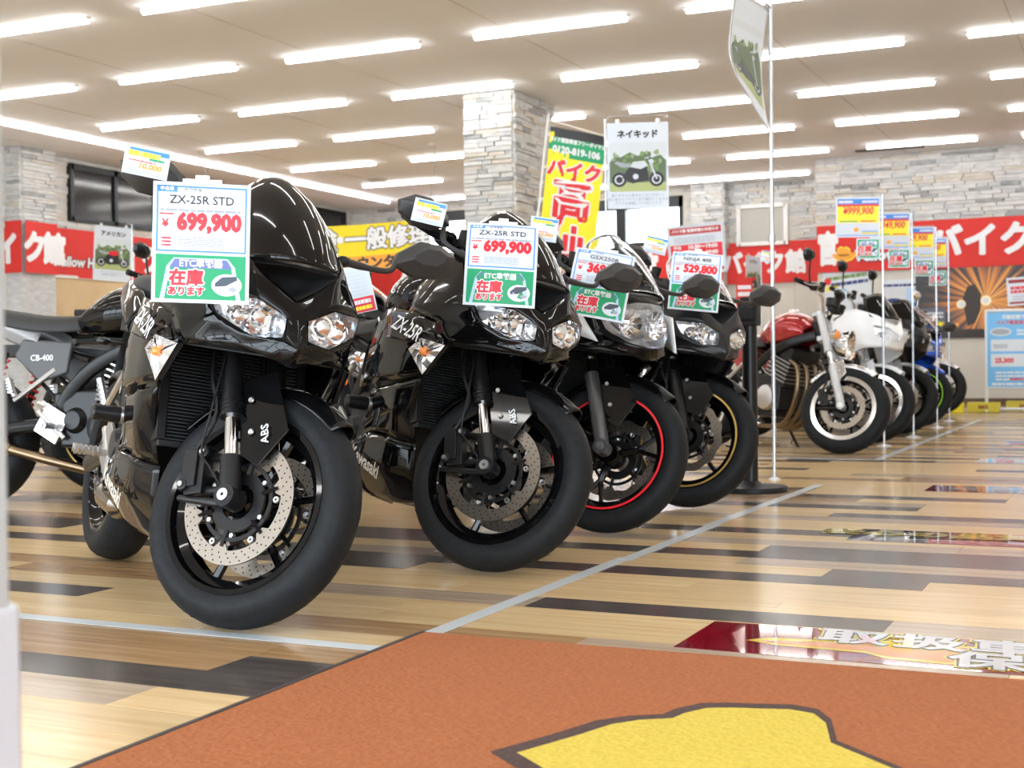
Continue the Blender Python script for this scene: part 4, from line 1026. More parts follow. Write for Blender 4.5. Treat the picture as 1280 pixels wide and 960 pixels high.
# ================================================================== price sheets and signs
def etc_panel(s, x0, z0, x1, z1, lvl=1, fine=True):
    w, h = x1 - x0, z1 - z0; X = lambda u: x0 + w * u; Z = lambda v: z0 + h * v
    s.rect('green_print', PG, x0, z0, x1, z1, lvl)
    s.poly('car_roof', PLB, [(X(.05), Z(.0)), (X(.12), Z(.74)), (X(.2), Z(.93)), (X(.8), Z(.93)), (X(.88), Z(.74)), (X(.95), Z(0)), (X(.90), Z(0)), (X(.84), Z(.70)), (X(.16), Z(.70)), (X(.10), Z(0))], lvl + .5)
    s.poly('car_window', PWN, [(X(.15), Z(.70)), (X(.21), Z(.90)), (X(.79), Z(.90)), (X(.85), Z(.70))], lvl + 1)
    s.text('ETC車載器', WT, h * .20, X(.5), Z(.80), lvl + 2, .03)
    s.ellipse('picture_circle', PW, X(.79), Z(.34), w * .17, h * .25, lvl + 1)
    s.poly('reader_picture', mat('print_charcoal', (.05, .07, .10), .4), [(X(.66), Z(.38)), (X(.74), Z(.52)), (X(.90), Z(.54)), (X(.91), Z(.46)), (X(.78), Z(.32)), (X(.66), Z(.30))], lvl + 1.5)
    s.poly('card_picture', PGY, [(X(.80), Z(.26)), (X(.86), Z(.31)), (X(.92), Z(.24)), (X(.86), Z(.18))], lvl + 1.5)
    for t, sz, z, sp in (('在庫', .38, .46, 1.0), ('あります', .21, .17, .95)):
        s.text(t, WT, h * sz, X(.34), Z(z), lvl + 2, .13, name='lettering_edge', space=sp)
        s.text(t, PR, h * sz, X(.34), Z(z), lvl + 3, .045, name='red_lettering', space=sp)
def price_sheet(label, M, model, price, warp=None, w=.21, h=.265, mk='カワサキ', grp='price sheets on the front row'):
    s = Sheet(w, h, PW, .0012, .0005, warp); a, b = w / 2, h / 2
    sp = -b + h * .40; m = .008
    s.frame('blue_border', PB, -a + m, sp + .006, a - m, b - m, .0035, 1)
    s.rect('blue_header', PB, -a + m, b - .022, -a + .052, b - m, 1); s.text('中古車', WT, .010, -a + .030, b - .0155, 2, .03)
    if mk: s.text(mk, PK, .010, -.02, b - .017, 2, .02)
    s.text(model, PK, .026, .0, b - .039, 2, .02)
    for k in range(2): s.rect('rule_line', PGY, -a + .014, b - .055 - k * .010, a - .014, b - .0545 - k * .010, 2)
    s.lines(PGY, -a + .016, b - .0635, a - .016, b - .057, 1, .7)
    s.text('¥', PR, .024, -a + .027, b - .092, 2, .03, name='red_lettering'); s.text(price, PR, .050, .016, b - .088, 2, .065, sx=.86, name='red_lettering')
    s.lines(PR, -a + .014, b - .072, -a + .045, b - .067, 1, .7, name='red_print')
    s.frame('pale_box', PLB, -a + .016, sp + .014, a - .016, b - .114, .0008, 2)
    s.lines(PGY, -a + .055, sp + .018, a - .055, b - .118, 5, .45, seed=3); s.lines(PR, -a + .02, sp + .018, -a + .04, b - .118, 3, .5, seed=4, name='red_print')
    s.lines(PB, -a + .06, sp + .007, a - .06, sp + .010, 1, .7, name='blue_print')
    etc_panel(s, -a + m, -b + m, a - m, sp)
    cl = MB()
    o = s.build('price_sheet', label, 'sign', M, grp)
    k = MB(); y = 0.
    if warp: p = warp(0, b); y = p[1]; zt = p[2]
    else: zt = b
    k.box((0, y - .001, zt + .003), (.085, .004, .010)); k.box((0, y - .001, zt + .011), (.03, .004, .012)); k.build('clip', mat('clip_plastic', (.75, .78, .8), .2), o, bevel=.001)
    return o
def mirror_tag(label, M, w=.095, h=.062):
    s = Sheet(w, h, PW, .001, .0005); a, b = w / 2, h / 2
    s.rect('blue_strip', PB, -a + .01, b - .014, a - .003, b - .004, 1)
    s.frame('blue_border', PLB, -a + .002, -b + .002, a - .002, b - .002, .0016, 1)
    s.lines(PY, -a + .008, b - .022, a - .022, b - .007, 1, .8, 2, 'yellow_print', 2); s.lines(PG, a * .1, b - .027, a - .012, b - .018, 1, .6, 3, 'green_print', 3)
    s.lines(PR, -a + .012, -b + .031, a - .03, -b + .034, 1, .8, 2, 'red_print', 5)
    s.text('10,000', PO, .0165, .008, -b + .022, 2, .05, name='orange_lettering', shear=.15, sx=1.15)
    s.lines(PGY, -a + .01, -b + .005, a - .01, -b + .014, 2, .4)
    return s.build('discount_tag', label, 'tag', M, 'discount tags on mirrors')
def bend(r, top=1., side=0.):
    """curl the sheet back over the screen: z above the middle leans away, edges fall back"""
    def f(x, z):
        t = max(0., z + .02); return (x, side * x + t * t * top * 1.6 + x * x * r, z - t * t * top * .35)
    return f
price_sheet('flat white price sheet reading 699,900 above a green stock notice, front bike', place(-1.885, 2.42, .905, 37.9, 2.0), 'ZX-25R STD', '699,900')
price_sheet('curled price sheet reading 699,900 on the second black bike', place(-1.69, 3.55, .93, 25.5, 4), 'ZX-25R STD', '699,900', bend(1.2, 2.2))
price_sheet('curled price sheet reading 369,900 on the white and black bike', place(-1.71, 4.39, .915, 21.3, 11, 8), 'GSX250R', '369,900', bend(1.0, 1.6), mk='スズキ')
price_sheet('curled price sheet reading 529,800 on the matte black bike', place(-1.69, 5.43, .975, 17.3, 6), 'NINJA 400', '529,800', bend(1.2, 2.2))
mirror_tag('small discount tag on the mirror of the front bike', place(-2.03, 2.415, 1.093, 40, 11), .10, .064)
mirror_tag('small discount tag on the upper mirror of the second black bike', place(-1.885, 3.475, 1.075, 28, 14), .095, .068)
mirror_tag('small discount tag on the mirror beside the yellow flag, third bike', place(-1.90, 4.34, 1.10, 24, 9), .098, .082)
mirror_tag('small discount tag on the mirror of the matte black bike', place(-1.925, 5.61, 1.14, 19, 14), .10, .072)
mirror_tag('tiny discount tag on the mirror of the red bike', place(-2.30, 9.02, 1.335, 10, 8), .09, .075)
mirror_tag('tiny discount tag on the mirror of the white half-faired bike', place(-2.07, 10.3, 1.13, 10, 3), .09, .075)
# pale card lying between the two black bikes
s = Sheet(.13, .16, PW, .001, .0005); s.rect('red_panel', PR, -.06, -.078, .06, -.028, 1); s.lines(WT, -.05, -.05, .05, -.033, 1, .8, 2, 'white_print'); s.lines(PY, -.05, -.07, .05, -.054, 1, .8, 2, 'yellow_print'); s.lines(PGL, -.05, -.02, .05, .07, 7, .4)
s.build('price_sheet', 'pale sheet with a red and yellow foot between the two black bikes', 'sign', place(-2.42, 3.92, .885, 31, -12), 'price sheets on the front row')

pole_m = mat('pole_steel', (.62, .66, .72), .25, .9)
def pole_stand(label, x, y, h, M=None, hook=.0, yaw=0, name='sign_stand', base=.055, r=.0075, group=None, side=-1):
    R_ = Matrix.Translation((x, y, 0)) @ Matrix.Rotation(math.radians(yaw), 4, 'Z')
    t = empty(name, R_); tag(t, label, 'stand', group)
    b = MB(); b.lathe([(0, .0), (base, .0), (base, .006), (base * .35, .016), (0, .018)], (0, 0, 0), 'z', 28, closed=False); b.build('base', mat('stand_base', (.75, .76, .78), .3, .3), t)
    p = MB(); p.tube([(0, 0, .01), (0, 0, h)], r, 12); p.lathe([(r, h * .48), (r * 1.7, h * .48), (r * 1.7, h * .48 + .04), (r, h * .48 + .04)], (0, 0, 0), 'z', 14); p.build('pole', pole_m, t)
    if hook:
        q = MB(); q.tube(bez([(0, 0, h - .02), (side * .02, 0, h + .008), (side * .05, 0, h + .012), (side * hook, 0, h + .012), (side * (hook + .015), 0, h - .0)], 5), r * .55, 8); q.build('hook_arm', pole_m, t)
    return t
def yellow_sheet(label, M, price, w=.32, h=.29):
    s = Sheet(w, h, PW, .002, .0015); a, b = w / 2, h / 2
    s.rect('blue_header', PB, -a + .012, b - .05, a - .012, b - .012, 1); s.lines(WT, -a + .02, b - .042, -a + .12, b - .022, 1, .9, 2, 'white_print', 2); s.lines(WT, a - .13, b - .040, a - .02, b - .024, 1, .9, 2, 'white_print', 4)
    s.rect('red_strip', PR, -a + .012, b - .066, a - .012, b - .05, 1); s.rect('yellow_panel', PY, -a + .012, -b + .105, a - .012, b - .066, 1)
    s.text(price, PR, .072, .0, .045, 2, .035, shear=.18, sx=.78, name='red_lettering')
    s.lines(PR, .02, -b + .112, a - .03, -b + .124, 1, .8, 2, 'red_print'); s.lines(PG, -a + .03, -b + .112, 0, -b + .122, 1, .8, 2, 'green_print')
    s.rect('grey_table', PGL, -a + .012, -b + .02, a - .012, -b + .10, 1); s.lines(PW, -a + .02, -b + .03, a - .02, -b + .095, 4, .5, 2, 'table_print', 8)
    s.rect('yellow_panel', PY, .03, -b + .022, a - .014, -b + .036, 2); s.rect('blue_header', PB, .03, -b + .04, a - .014, -b + .046, 2); s.rect('blue_header', PB, -a + .012, -b + .01, a - .012, -b + .016, 1)
    s.ellipse('orange_badge', PO, -.01, -b + .055, .018, .016, 3, 12)
    return s.build('price_board', label, 'sign', M, 'yellow price boards')
def etc_sign(label, M, w=.165, h=.148):
    s = Sheet(w, h, PW, .002, .0015); etc_panel(s, -w / 2 + .008, -h / 2 + .008, w / 2 - .008, h / 2 - .008)
    return s.build('stock_notice', label, 'sign', M, 'green stock notices')
for i, (x, y, h, zc, pr, who, w, hk, zc2, w2, dx2) in enumerate(((-1.71, 10.02, 1.83, 1.665, '¥999,900', 'red', .315, .33, 1.435, .165, -.10), (-1.68, 11.2, 1.82, 1.665, '1,349,900', 'white half-faired', .31, .33, 1.44, .165, -.10),
        (-1.71, 12.8, 1.83, 1.69, '879,900', 'silver touring', .31, .33, 1.46, .165, -.10), (-1.77, 14.13, 1.84, 1.70, '699,900', 'blue', .31, .33, 1.44, .165, -.10))):
    yaw = (10, 9, 8, 7)[i]
    c, q = math.cos(math.radians(yaw)), math.sin(math.radians(yaw))
    pole_stand('thin steel pole stand at the front wheel of the %s bike' % who, x, y, h, hook=hk, yaw=yaw, group='pole stands in the far row')
    off = -(w / 2 + .012); yellow_sheet('yellow and blue price board reading %s above the %s bike' % (pr, who), place(x + off * c, y + off * q - .012, zc, yaw, 1.5), pr, w)
    etc_sign('small green stock notice under the price board of the %s bike' % who, place(x + dx2 * c, y + dx2 * q - .012, zc2, yaw, 1), w2)

# hanging posters on pole stands
def bike_picture(s, x0, z0, x1, z1, body, lvl=1, sky=None, flip=1, dark=None):
    w, h = x1 - x0, z1 - z0; X = lambda u: x0 + w * (u if flip > 0 else 1 - u); Z = lambda v: z0 + h * v
    s.rect('picture_sky', sky or mat('print_pale_sky', (.62, .68, .72), .5), x0, z0, x1, z1, lvl)
    rnd2 = random.Random(3)
    s.poly('picture_trees', mat('print_forest', (.12, .17, .09), .5), [(x0 + w * u, z0 + h * v) for u, v in ((0, .18), (1, .18), (1, .62), (.9, .74), (.75, .68), (.62, .78), (.5, .72), (.36, .80), (.2, .70), (.1, .74), (0, .60))], lvl + .4)
    for k in range(46):
        s.ellipse('picture_trees', (PGN2, mat('print_forest', (.12, .17, .09), .5), mat('print_shrub', (.28, .36, .20), .5))[k % 3], x0 + w * rnd2.uniform(.05, .95), z0 + h * rnd2.uniform(.42, .80), w * rnd2.uniform(.02, .05), h * rnd2.uniform(.03, .06), lvl + .5 + .01 * k, 8)
    s.rect('picture_ground', mat('print_grass', (.42, .48, .20), .5), x0, z0, x1, z0 + h * .18, lvl + 1)
    for u in (.17, .83):
        s.ellipse('picture_tyre', PK, X(u), Z(.24), w * .13, w * .13, lvl + 1.5, 20); s.ellipse('picture_rim', PGL, X(u), Z(.24), w * .085, w * .085, lvl + 2, 16); s.ellipse('picture_tyre', PK, X(u), Z(.24), w * .06, w * .06, lvl + 2.3, 12)
    s.poly('picture_engine', dark or PK, [(X(.22), Z(.28)), (X(.34), Z(.50)), (X(.66), Z(.52)), (X(.70), Z(.22)), (X(.4), Z(.16))], lvl + 2.5)
    s.poly('picture_tank', body, [(X(.36), Z(.50)), (X(.42), Z(.60)), (X(.62), Z(.62)), (X(.68), Z(.52)), (X(.55), Z(.45))], lvl + 3)
    s.poly('picture_seat', PGY, [(X(.08), Z(.58)), (X(.12), Z(.62)), (X(.38), Z(.54)), (X(.36), Z(.49)), (X(.2), Z(.50))], lvl + 3)
    s.poly('picture_fork', PGL, [(X(.68), Z(.64)), (X(.71), Z(.64)), (X(.85), Z(.25)), (X(.82), Z(.24))], lvl + 3)
    s.ellipse('picture_lamp', PGL, X(.74), Z(.60), w * .04, w * .045, lvl + 3.2, 12); s.poly('picture_fork', PGL, [(X(.62), Z(.68)), (X(.70), Z(.70)), (X(.70), Z(.68)), (X(.62), Z(.66))], lvl + 3.3)
    s.ellipse('picture_rim', PGL, X(.46), Z(.30), w * .05, w * .05, lvl + 3.4, 14)
def type_poster(label, x, y, z, yaw, title, body, w=.42, h=.59, roll=0, cap=True, side=-1, flip=1, lines=('乗りやすさと飽きのこないデザイン', '初心者からベテランまで幅広くこなせる', 'カウルを装備していないバイク')):
    s = Sheet(w, h, PW, .002, .001); s.text(title, PK, w * .135, 0, h * .36, 2, .05)
    bike_picture(s, -w * .46, -h * .30, w * .46, h * .27, body, flip=flip)
    for i, t in enumerate(lines): s.text(t, PGY, w * .055, 0, -h * .35 - i * h * .045, 2, .02, name='caption')
    o = s.build('hanging_poster', label, 'poster', place(x, y, z, yaw, roll))
    k = MB()
    for u in (-.33, .33): k.box((u * w, -.002, h / 2 + .008), (.03, .006, .035))
    k.build('clip', mat('clip_plastic', (.75, .78, .8), .2), o, bevel=.002)
    R_ = Matrix.Translation((x, y, 0)) @ Matrix.Rotation(math.radians(yaw), 4, 'Z'); q = R_ @ Vector((side * (w / 2 + .012), .0, 0))
    pole_stand('thin steel pole stand carrying the ' + label, q.x, q.y, z + h / 2 + .03, hook=w * (.95 if yaw < 50 else .12), yaw=yaw, side=-side)
type_poster('white poster with a silver bike under the word ネイキッド', -3.148, 8.818, 1.985, 19.6, 'ネイキッド', PGL)
type_poster('white poster with a red cruiser under the word アメリカン', -10.15, 11.5, 1.88, 62, 'アメリカン', PR, side=1, roll=3, lines=('ゆったりとしたスタイル', '長距離も快適なバイク'))
type_poster('narrow slanting poster with a red bike under the word ツアラー', -4.60, 17.3, 1.70, 78, 'ツアラー', PR, side=1, lines=('高速走行も快適', 'なバイク'))
# tall pole in front of the far row carrying a poster seen edge on
t = pole_stand('tall steel pole with clear poster sleeve beside the round-based post', -1.775, 7.06, 2.62, r=.011, base=.03, hook=.0)
s = Sheet(.46, .66, mat('poster_backing', (.55, .57, .60), .25), .003, .001, lambda x, z: (x, .05 * math.cos(z * 4.2), z + max(0, .1 - z) * (.23 - x) * 1.1))
s.rect('picture_ground', PW, -.21, -.31, .21, .31, 1); bike_picture(s, -.2, -.22, .2, .2, PR, 1.5)
s.build('hanging_poster', 'poster seen almost edge on, hanging high on the tall pole', 'poster', place(-1.80, 6.84, 2.16, 84, 0))
MB().tube([(0, 0, 2.49), (-.01, -.20, 2.51), (-.03, -.44, 2.49)], .005, 8).build('hook_arm', pole_m, t)

# opening hours board
K_ = 1.25; s = Sheet(.42, .37, PW, .004, .001); s.frame('grey_border', PGY, -.205, -.18, .205, .18, .004, 1)
s.rect('red_panel', mat('print_brick_red', (.50, .03, .03), .4), -.19, .115, .19, .165, 1); s.text('バイク館 営業時間のお知らせ', WT, .026, 0, .14, 2, .04)
s.lines(PGY, -.16, .055, .14, .10, 3, .35); s.rect('red_panel', PR, -.19, -.06, .19, .04, 1)
s.text('10:30～19:00', WT, .040, .045, .017, 2, .05); s.text('10:00～19:00', WT, .040, .045, -.030, 2, .05); s.text('平日', WT, .03, -.14, .017, 2, .04); s.text('土日祝', WT, .026, -.145, -.030, 2, .04)
s.lines(PGY, -.17, -.12, .1, -.075, 2, .3, seed=5); s.rect('dark_red_panel', mat('print_brick_red', (.50, .03, .03), .4), .09, -.165, .19, -.14, 1)
s.build('notice_board', 'white notice board with red panels giving opening hours 10:30 to 19:00', 'sign', place(-3.74, 12.06, 1.67, 17, -4) @ Matrix.Scale(1.25, 4))
pole_stand('thin pole stand carrying the opening hours board', -3.70, 12.09, 1.85)

# tall yellow flag
def flag():
    w, h = .52, 1.75
    s = Sheet(w, h, mat('flag_yellow', (.93, .82, .03), .6), .002, .0012, lambda x, z: (x, .025 * math.sin(z * 5 + x * 6), z - .10 * (x + .26)))
    s.rect('black_band', PK, -.26, .79, .26, .875, 1); s.rect('green_band', PG, -.26, .615, .26, .79, 1)
    s.text('バイク買取専用フリーダイヤル', WT, .044, .0, .765, 3, .05, sx=.86); s.text('0120-819-106', WT, .085, 0, .68, 3, .05, sx=.92)
    s.text('バイク', WT, .17, .0, .50, 2, .12, name='lettering_edge'); s.text('バイク', PR, .17, 0, .50, 3, .05, name='red_lettering')
    for i, c in enumerate('高価買取'):
        s.text(c, WT, .40, .0, .22 - i * .36, 2, .075, name='lettering_edge', sx=.95); s.text(c, PR, .40, 0, .22 - i * .36, 3, .034, name='red_lettering', sx=.95)
    o = s.build('advertising_flag', 'tall yellow flag with red characters and a phone number in a green band', 'flag', place(-4.80, 11.55, 1.92, 23, 6.5))
    p = MB(); p.tube([(-.30, 0, -1.95), (-.29, 0, .98)], .012, 10); p.tube([(-.29, 0, .93), (.26, 0, .83)], .006, 8)
    for i in range(6): p.box((-.275, 0, .8 - i * .3), (.03, .012, .03))
    p.build('flag_pole', mat('flag_pole_white', (.8, .8, .82), .35), o)
flag()
# wall banners
def banner(name_lab, M, w, items, h=.66, m=BRED, edge=None, sag=.0):
    s = Sheet(w, h, m, .003, .003, (lambda x, z: (x, .012 * math.sin(x * 3.1) + .006 * math.sin(x * 9 + z * 3), z)))
    for it in items:
        if it[0] == 'hat':
            x = it[1]; z = it[2]; k = it[3]
            pts = [(-1, -.05), (-.85, -.28), (-.4, -.5), (.1, -.55), (.6, -.42), (.95, -.1), (1.05, .2), (.8, .12), (.5, .0), (.45, .35), (.2, .52), (0, .45), (-.2, .55), (-.45, .4), (-.5, .0), (-.8, .08)]
            s.poly('emblem_edge', PY, [(x + a * k * 1.13, z + b * k * 1.2) for a, b in pts], 2); s.poly('emblem', PO, [(x + a * k, z + b * k) for a, b in pts], 3)
            s.poly('emblem_edge', mat('emblem_brown', (.35, .16, .01), .5), [(x - .5 * k, z - .0), (x + .5 * k, z - .02 * k), (x + .45 * k, z - .12 * k), (x, z - .25 * k), (x - .45 * k, z - .12 * k)], 4)
        else:
            _, t, x, z, sz, bold, mm_, lv, shr, sx_ = it; s.text(t, mm_, sz, x, z, lv, bold, shr, sx=sx_)
    return s.build('wall_banner', name_lab, 'banner', M, 'red banners on the walls')
Tx = lambda t, x, z, sz, bold=.06, m=WT, lv=3, shr=0, sx_=1: ('t', t, x, z, sz, bold, m, lv, shr, sx_)
def shop(x, z=0, k=1.0): return [Tx('Yellow Hat', x, z, .21 * k, .10, PK, 2, .12), Tx('Yellow Hat', x, z, .21 * k, .045, WT, 3, .12)]
banner('long red wall banner with large white characters right of the wall corner', place(-1.2, YN - .045, 2.20, 0), 6.0, [Tx('官', -2.84, -.03, .48, sx_=.62), ('hat', -2.62, -.08, .17)] + shop(-2.0, -.12) + [Tx('バイク館', -.56, -.0, .46, .05), ('hat', 1.35, -.08, .17)] + shop(2.1, -.1))
banner('red banner on the recessed wall under the white framed window', place(-5.15, YF - .045, 2.20, 0), 1.9, [Tx('バイク館', -.33, -.03, .38, .05, sx_=.9)])
banner('red banner on the far wall under the bright window', place(-8.0, YF - .045, 2.20, 0), 3.7, [Tx('バイク館', -.2, -.03, .48, .05), ('hat', -1.5, -.08, .17)])
banner('red banner at the foot of the far windows behind the yellow sash', place(-11.4, YF - .045, 2.20, 0), 3.0, [Tx('バイク館', .2, -.03, .5, .06)])
banner('red banner on the left wall beginning with slanted Latin letters', place(XLW + .05, 15.2, 2.20, 90), 3.2, shop(-.98, -.12, .88) + [Tx('バイク館', .30, -.03, .42, .05)])
banner('red banner on the left wall farther along behind the front bike', place(XLW + .05, 18.6, 2.20, 90), 3.4, shop(-1.1, -.1, 1.1) + [Tx('バイク館', .6, -.03, .5, .06)])
s_ = banner('red banner wrapped on the side of the left stone pier', place(-12.88, 13.27, 2.20, 90), .58, [Tx('ク', -.14, -.03, .42), Tx('館', .22, -.03, .42)])
banner('red banner wrapped on the front of the left stone pier', place(-13.4, 12.93, 2.20, 0), 1.0, [Tx('イ', .25, -.05, .42), Tx('バ', -.25, -.05, .42)])
# yellow sash
s = Sheet(2.6, .62, BYEL, .003, .002, lambda x, z: (x, 0, z + .05 * (x / 1.3) ** 2)); s.rect('orange_band', PO, -1.3, -.31, 1.3, -.10, 1)
for t, x in (('定期点検', -.45), ('一般修理', .75)): s.text(t, PK, .30, x, .10, 2, .085, name='lettering_edge', sx=.92); s.text(t, WT, .30, x, .10, 3, .04, sx=.92)
s.text('・', WT, .3, .14, .1, 3, .05); s.text('作業受付カウンター', PK, .17, .25, -.20, 2, .05, sx=1.0)
o = s.build('counter_banner', 'yellow sash banner with white letters and an orange lower band, far corner', 'banner', place(-9.55, 14.9, 2.13, 31, -2.5))
k = MB(); k.tube([(-1.3, 0, .36), (-1.6, 0, 1.35)], .004, 6); k.tube([(1.3, 0, .36), (1.45, 0, 1.35)], .004, 6); k.build('hanging_cord', PGY, o)

# posters on the far right wall
ng = mat('night_orange', (.02, .012, .01), .3); N, L, b_ = nodes(ng)
tc = N.new('ShaderNodeTexCoord'); mp = N.new('ShaderNodeMapping'); mp.inputs['Location'].default_value = (.38, 0, -.02)
gr = N.new('ShaderNodeTexGradient'); gr.gradient_type = 'RADIAL'; sp_ = N.new('ShaderNodeSeparateXYZ'); cb_ = N.new('ShaderNodeCombineXYZ')
L.new(tc.outputs['Object'], mp.inputs[0]); L.new(mp.outputs[0], sp_.inputs[0]); L.new(sp_.outputs[0], cb_.inputs[0]); L.new(sp_.outputs[2], cb_.inputs[1]); L.new(cb_.outputs[0], gr.inputs[0])
ns = N.new('ShaderNodeTexNoise'); ns.noise_dimensions = '1D'; ns.inputs['Scale'].default_value = 42; ns.inputs['Detail'].default_value = 3; L.new(gr.outputs[0], ns.inputs['W'])
ln = N.new('ShaderNodeVectorMath'); ln.operation = 'LENGTH'; L.new(cb_.outputs[0], ln.inputs[0])
mr = N.new('ShaderNodeMapRange'); mr.inputs['From Min'].default_value = .0; mr.inputs['From Max'].default_value = .9; mr.inputs['To Min'].default_value = 1; mr.inputs['To Max'].default_value = .30; L.new(ln.outputs['Value'], mr.inputs[0])
ml = N.new('ShaderNodeMath'); ml.operation = 'MULTIPLY'; L.new(ns.outputs[0], ml.inputs[0]); L.new(mr.outputs[0], ml.inputs[1])
rp = N.new('ShaderNodeValToRGB'); e = rp.color_ramp.elements; e[0].position = .17; e[0].color = (.012, .010, .012, 1); e[1].position = .8; e[1].color = (1, .85, .4, 1)
for p_, c_ in ((.28, (.10, .04, .015, 1)), (.38, (.55, .17, .02, 1)), (.52, (.85, .38, .04, 1))): q = e.new(p_); q.color = c_
L.new(ml.outputs[0], rp.inputs[0]); L.new(rp.outputs[0], b_.inputs['Base Color'])
s = Sheet(2.6, .96, ng, .004, .003)
s.ellipse('glow_spot', mat('print_glow', (1, .85, .5), .4), -.38, .02, .07, .07, 1); s.ellipse('glow_spot', mat('print_glow', (1, .85, .5), .4), -.70, -.02, .06, .06, 1)
s.ellipse('lamp_spot', PW, -.70, -.02, .04, .04, 2); s.ellipse('lamp_spot', PW, -.38, .02, .04, .04, 2)
s.poly('rider_silhouette', mat('print_night', (.03, .018, .012), .4), [(-.68, .06), (-.62, .22), (-.52, .25), (-.44, .10), (-.45, -.1), (-.52, -.28), (-.62, -.32), (-.66, -.1)], .5)
s.ellipse('tail_spot', PO, -.76, -.30, .03, .03, 2); s.rect('ground_shade', mat('print_night', (.03, .018, .012), .4), -1.3, -.48, -.0, -.36, .4)
s.build('night_ride_poster', 'dark orange night ride poster with glowing headlight on the far right wall', 'poster', place(-1.55, YN - .03, 1.39, 0))
def flyer(label, M, w, h, kind):
    s = Sheet(w, h, PW, .002, .0015); a, b = w / 2, h / 2
    if kind == 0:
        s.lines(PGN2, -a + .04, b - .15, a - .05, b - .07, 1, .6, 1, 'green_print', 2); s.lines(PN, -a + .1, b - .24, a - .04, b - .18, 1, .8, 1, 'navy_print', 5); s.lines(PY, -a + .02, b - .30, -a + .2, b - .2, 1, .8, 1, 'yellow_print', 4)
        for i in range(3):
            for j_ in range(2): s.lines(PGY, -a + .05 + j_ * (w * .45), -b + .05 + i * .12, -a + .05 + j_ * w * .45 + w * .3, -b + .12 + i * .12, 3, .6, 1, 'grey_print', i * 3 + j_)
        s.ellipse('red_badge', PR, -a + .06, b - .16, .05, .05, 2); s.ellipse('blue_badge', PLB, .0, .02, .05, .05, 2)
    elif kind == 1:
        s.rect('sky_panel', PLB, 0, -b + .02, a - .01, b - .12, 1); s.rect('sea_panel', PB, .0, -b + .1, a - .01, -b + .26, 1.5); s.ellipse('dark_shape', PN, a * .75, -b + .12, .10, .07, 2)
        s.rect('grey_panel', PGL, -a + .01, -b + .02, -.01, b - .12, 1); s.ellipse('dark_shape', PN, -a * .5, -.02, .12, .05, 2); s.lines(PN, -a + .03, b - .1, a - .05, b - .05, 1, .7, 2, 'navy_print')
    return s.build('flyer', label, 'poster', M)
flyer('white flyer with rows of small print and a red badge behind the red bike', place(-3.76, YN - .02, 1.50, 0, -6), .66, .86, 0)
flyer('wide pale flyer with blue scenes on the wall behind the white bike', place(-2.98, YN - .02, 1.45, 0), .66, .58, 1)
s = Sheet(.36, .27, mat('slate_panel', (.12, .13, .18), .5), .002, .0015); s.lines(PGL, -.15, .0, .15, .1, 2, .6, 1, 'pale_print'); s.lines(PY, -.16, -.11, .16, -.04, 1, .8, 1, 'yellow_print')
s.build('flyer', 'small dark flyer with a yellow line pinned on the night ride poster', 'poster', place(-2.63, YN - .06, 1.19, 0))
# small red and white banners and the white box behind the matte black bike
for k, (x, y, z, w, h, lab) in enumerate(((-4.60, 15.6, 1.30, .16, .9, 'slim red flag behind the matte black bike'), (-3.55, 13.0, 1.15, .16, .6, 'red and white leaflet stand left of the round-based post'))):
    s = Sheet(w, h, BRED, .003, .002); s.lines(WT, -w * .4, h * .2, w * .4, h * .42, 2, .6, 1, 'white_print', k); s.lines(PGL, -w * .4, -h * .35, w * .4, h * .05, 6, .5, 1, 'grey_print', k + 3)
    o = s.build('leaflet_stand', lab, 'sign', place(x, y, z, 16)); MB().tube([(0, .01, -z), (0, .01, -h / 2)], .01, 8).build('pole', pole_m, o)

# crowd control post with round base
t = empty('barrier_post', Matrix.Translation((-1.73, 6.42, 0))); tag(t, 'matte black post with round base beside the matte black bike', 'post')
b = MB(); b.lathe([(0, 0), (.175, 0), (.178, .012), (.172, .026), (.06, .034), (.04, .05), (0, .05)], (0, 0, 0), 'z', 48, closed=False); b.build('base', MB_, t)
b = MB(); b.tube([(0, 0, .03), (0, 0, .93)], .036, 24); b.build('pole', SB, t)
b = MB(); b.box((0, 0, .86), (.095, .085, .12)); b.box((0, 0, .93), (.075, .075, .02)); b.box((0, -.04, .86), (.07, .02, .07)); b.build('head', MB_, t, bevel=.008)

# blue price panel in a white stand
t = empty('poster_stand', Matrix.Translation((-1.33, 16.9, 0)) @ Matrix.Rotation(math.radians(4), 4, 'Z')); tag(t, 'white framed stand with a blue price panel at the right edge', 'sign')
wf_ = mat('white_stand_frame', (.82, .83, .85), .35); b = MB()
for x in (-.36, .36): b.tube([(x, 0, .02), (x, 0, 1.20)], .018, 12)
b.tube([(-.36, 0, 1.19), (.36, 0, 1.19)], .018, 12); b.tube([(-.36, 0, .28), (.36, 0, .28)], .018, 12); b.tube([(-.36, 0, .03), (.36, 0, .03)], .016, 12)
for x in (-.36, .36): b.tube([(x, -.16, .015), (x, .2, .015)], .015, 10)
b.build('stand_frame', wf_, t)
s = Sheet(.70, .88, mat('print_sky_blue', (.16, .50, .88), .35), .004, .002)
s.text('月額定額で乗れる', WT, .052, .02, .38, 2, .04); s.text('バイク新生活サポート', PR, .05, 0, .315, 2, .04, name='red_lettering'); s.ellipse('badge', PW, -.20, .21, .12, .05, 1); s.ellipse('badge_ink', PGY, -.20, .21, .10, .035, 2); s.lines(WT, -.02, .17, .3, .25, 2, .6, 2, 'white_print')
s.rect('white_panel', PW, -.31, -.02, .33, .12, 1); s.rect('white_panel', PW, -.31, -.20, .33, -.05, 1)
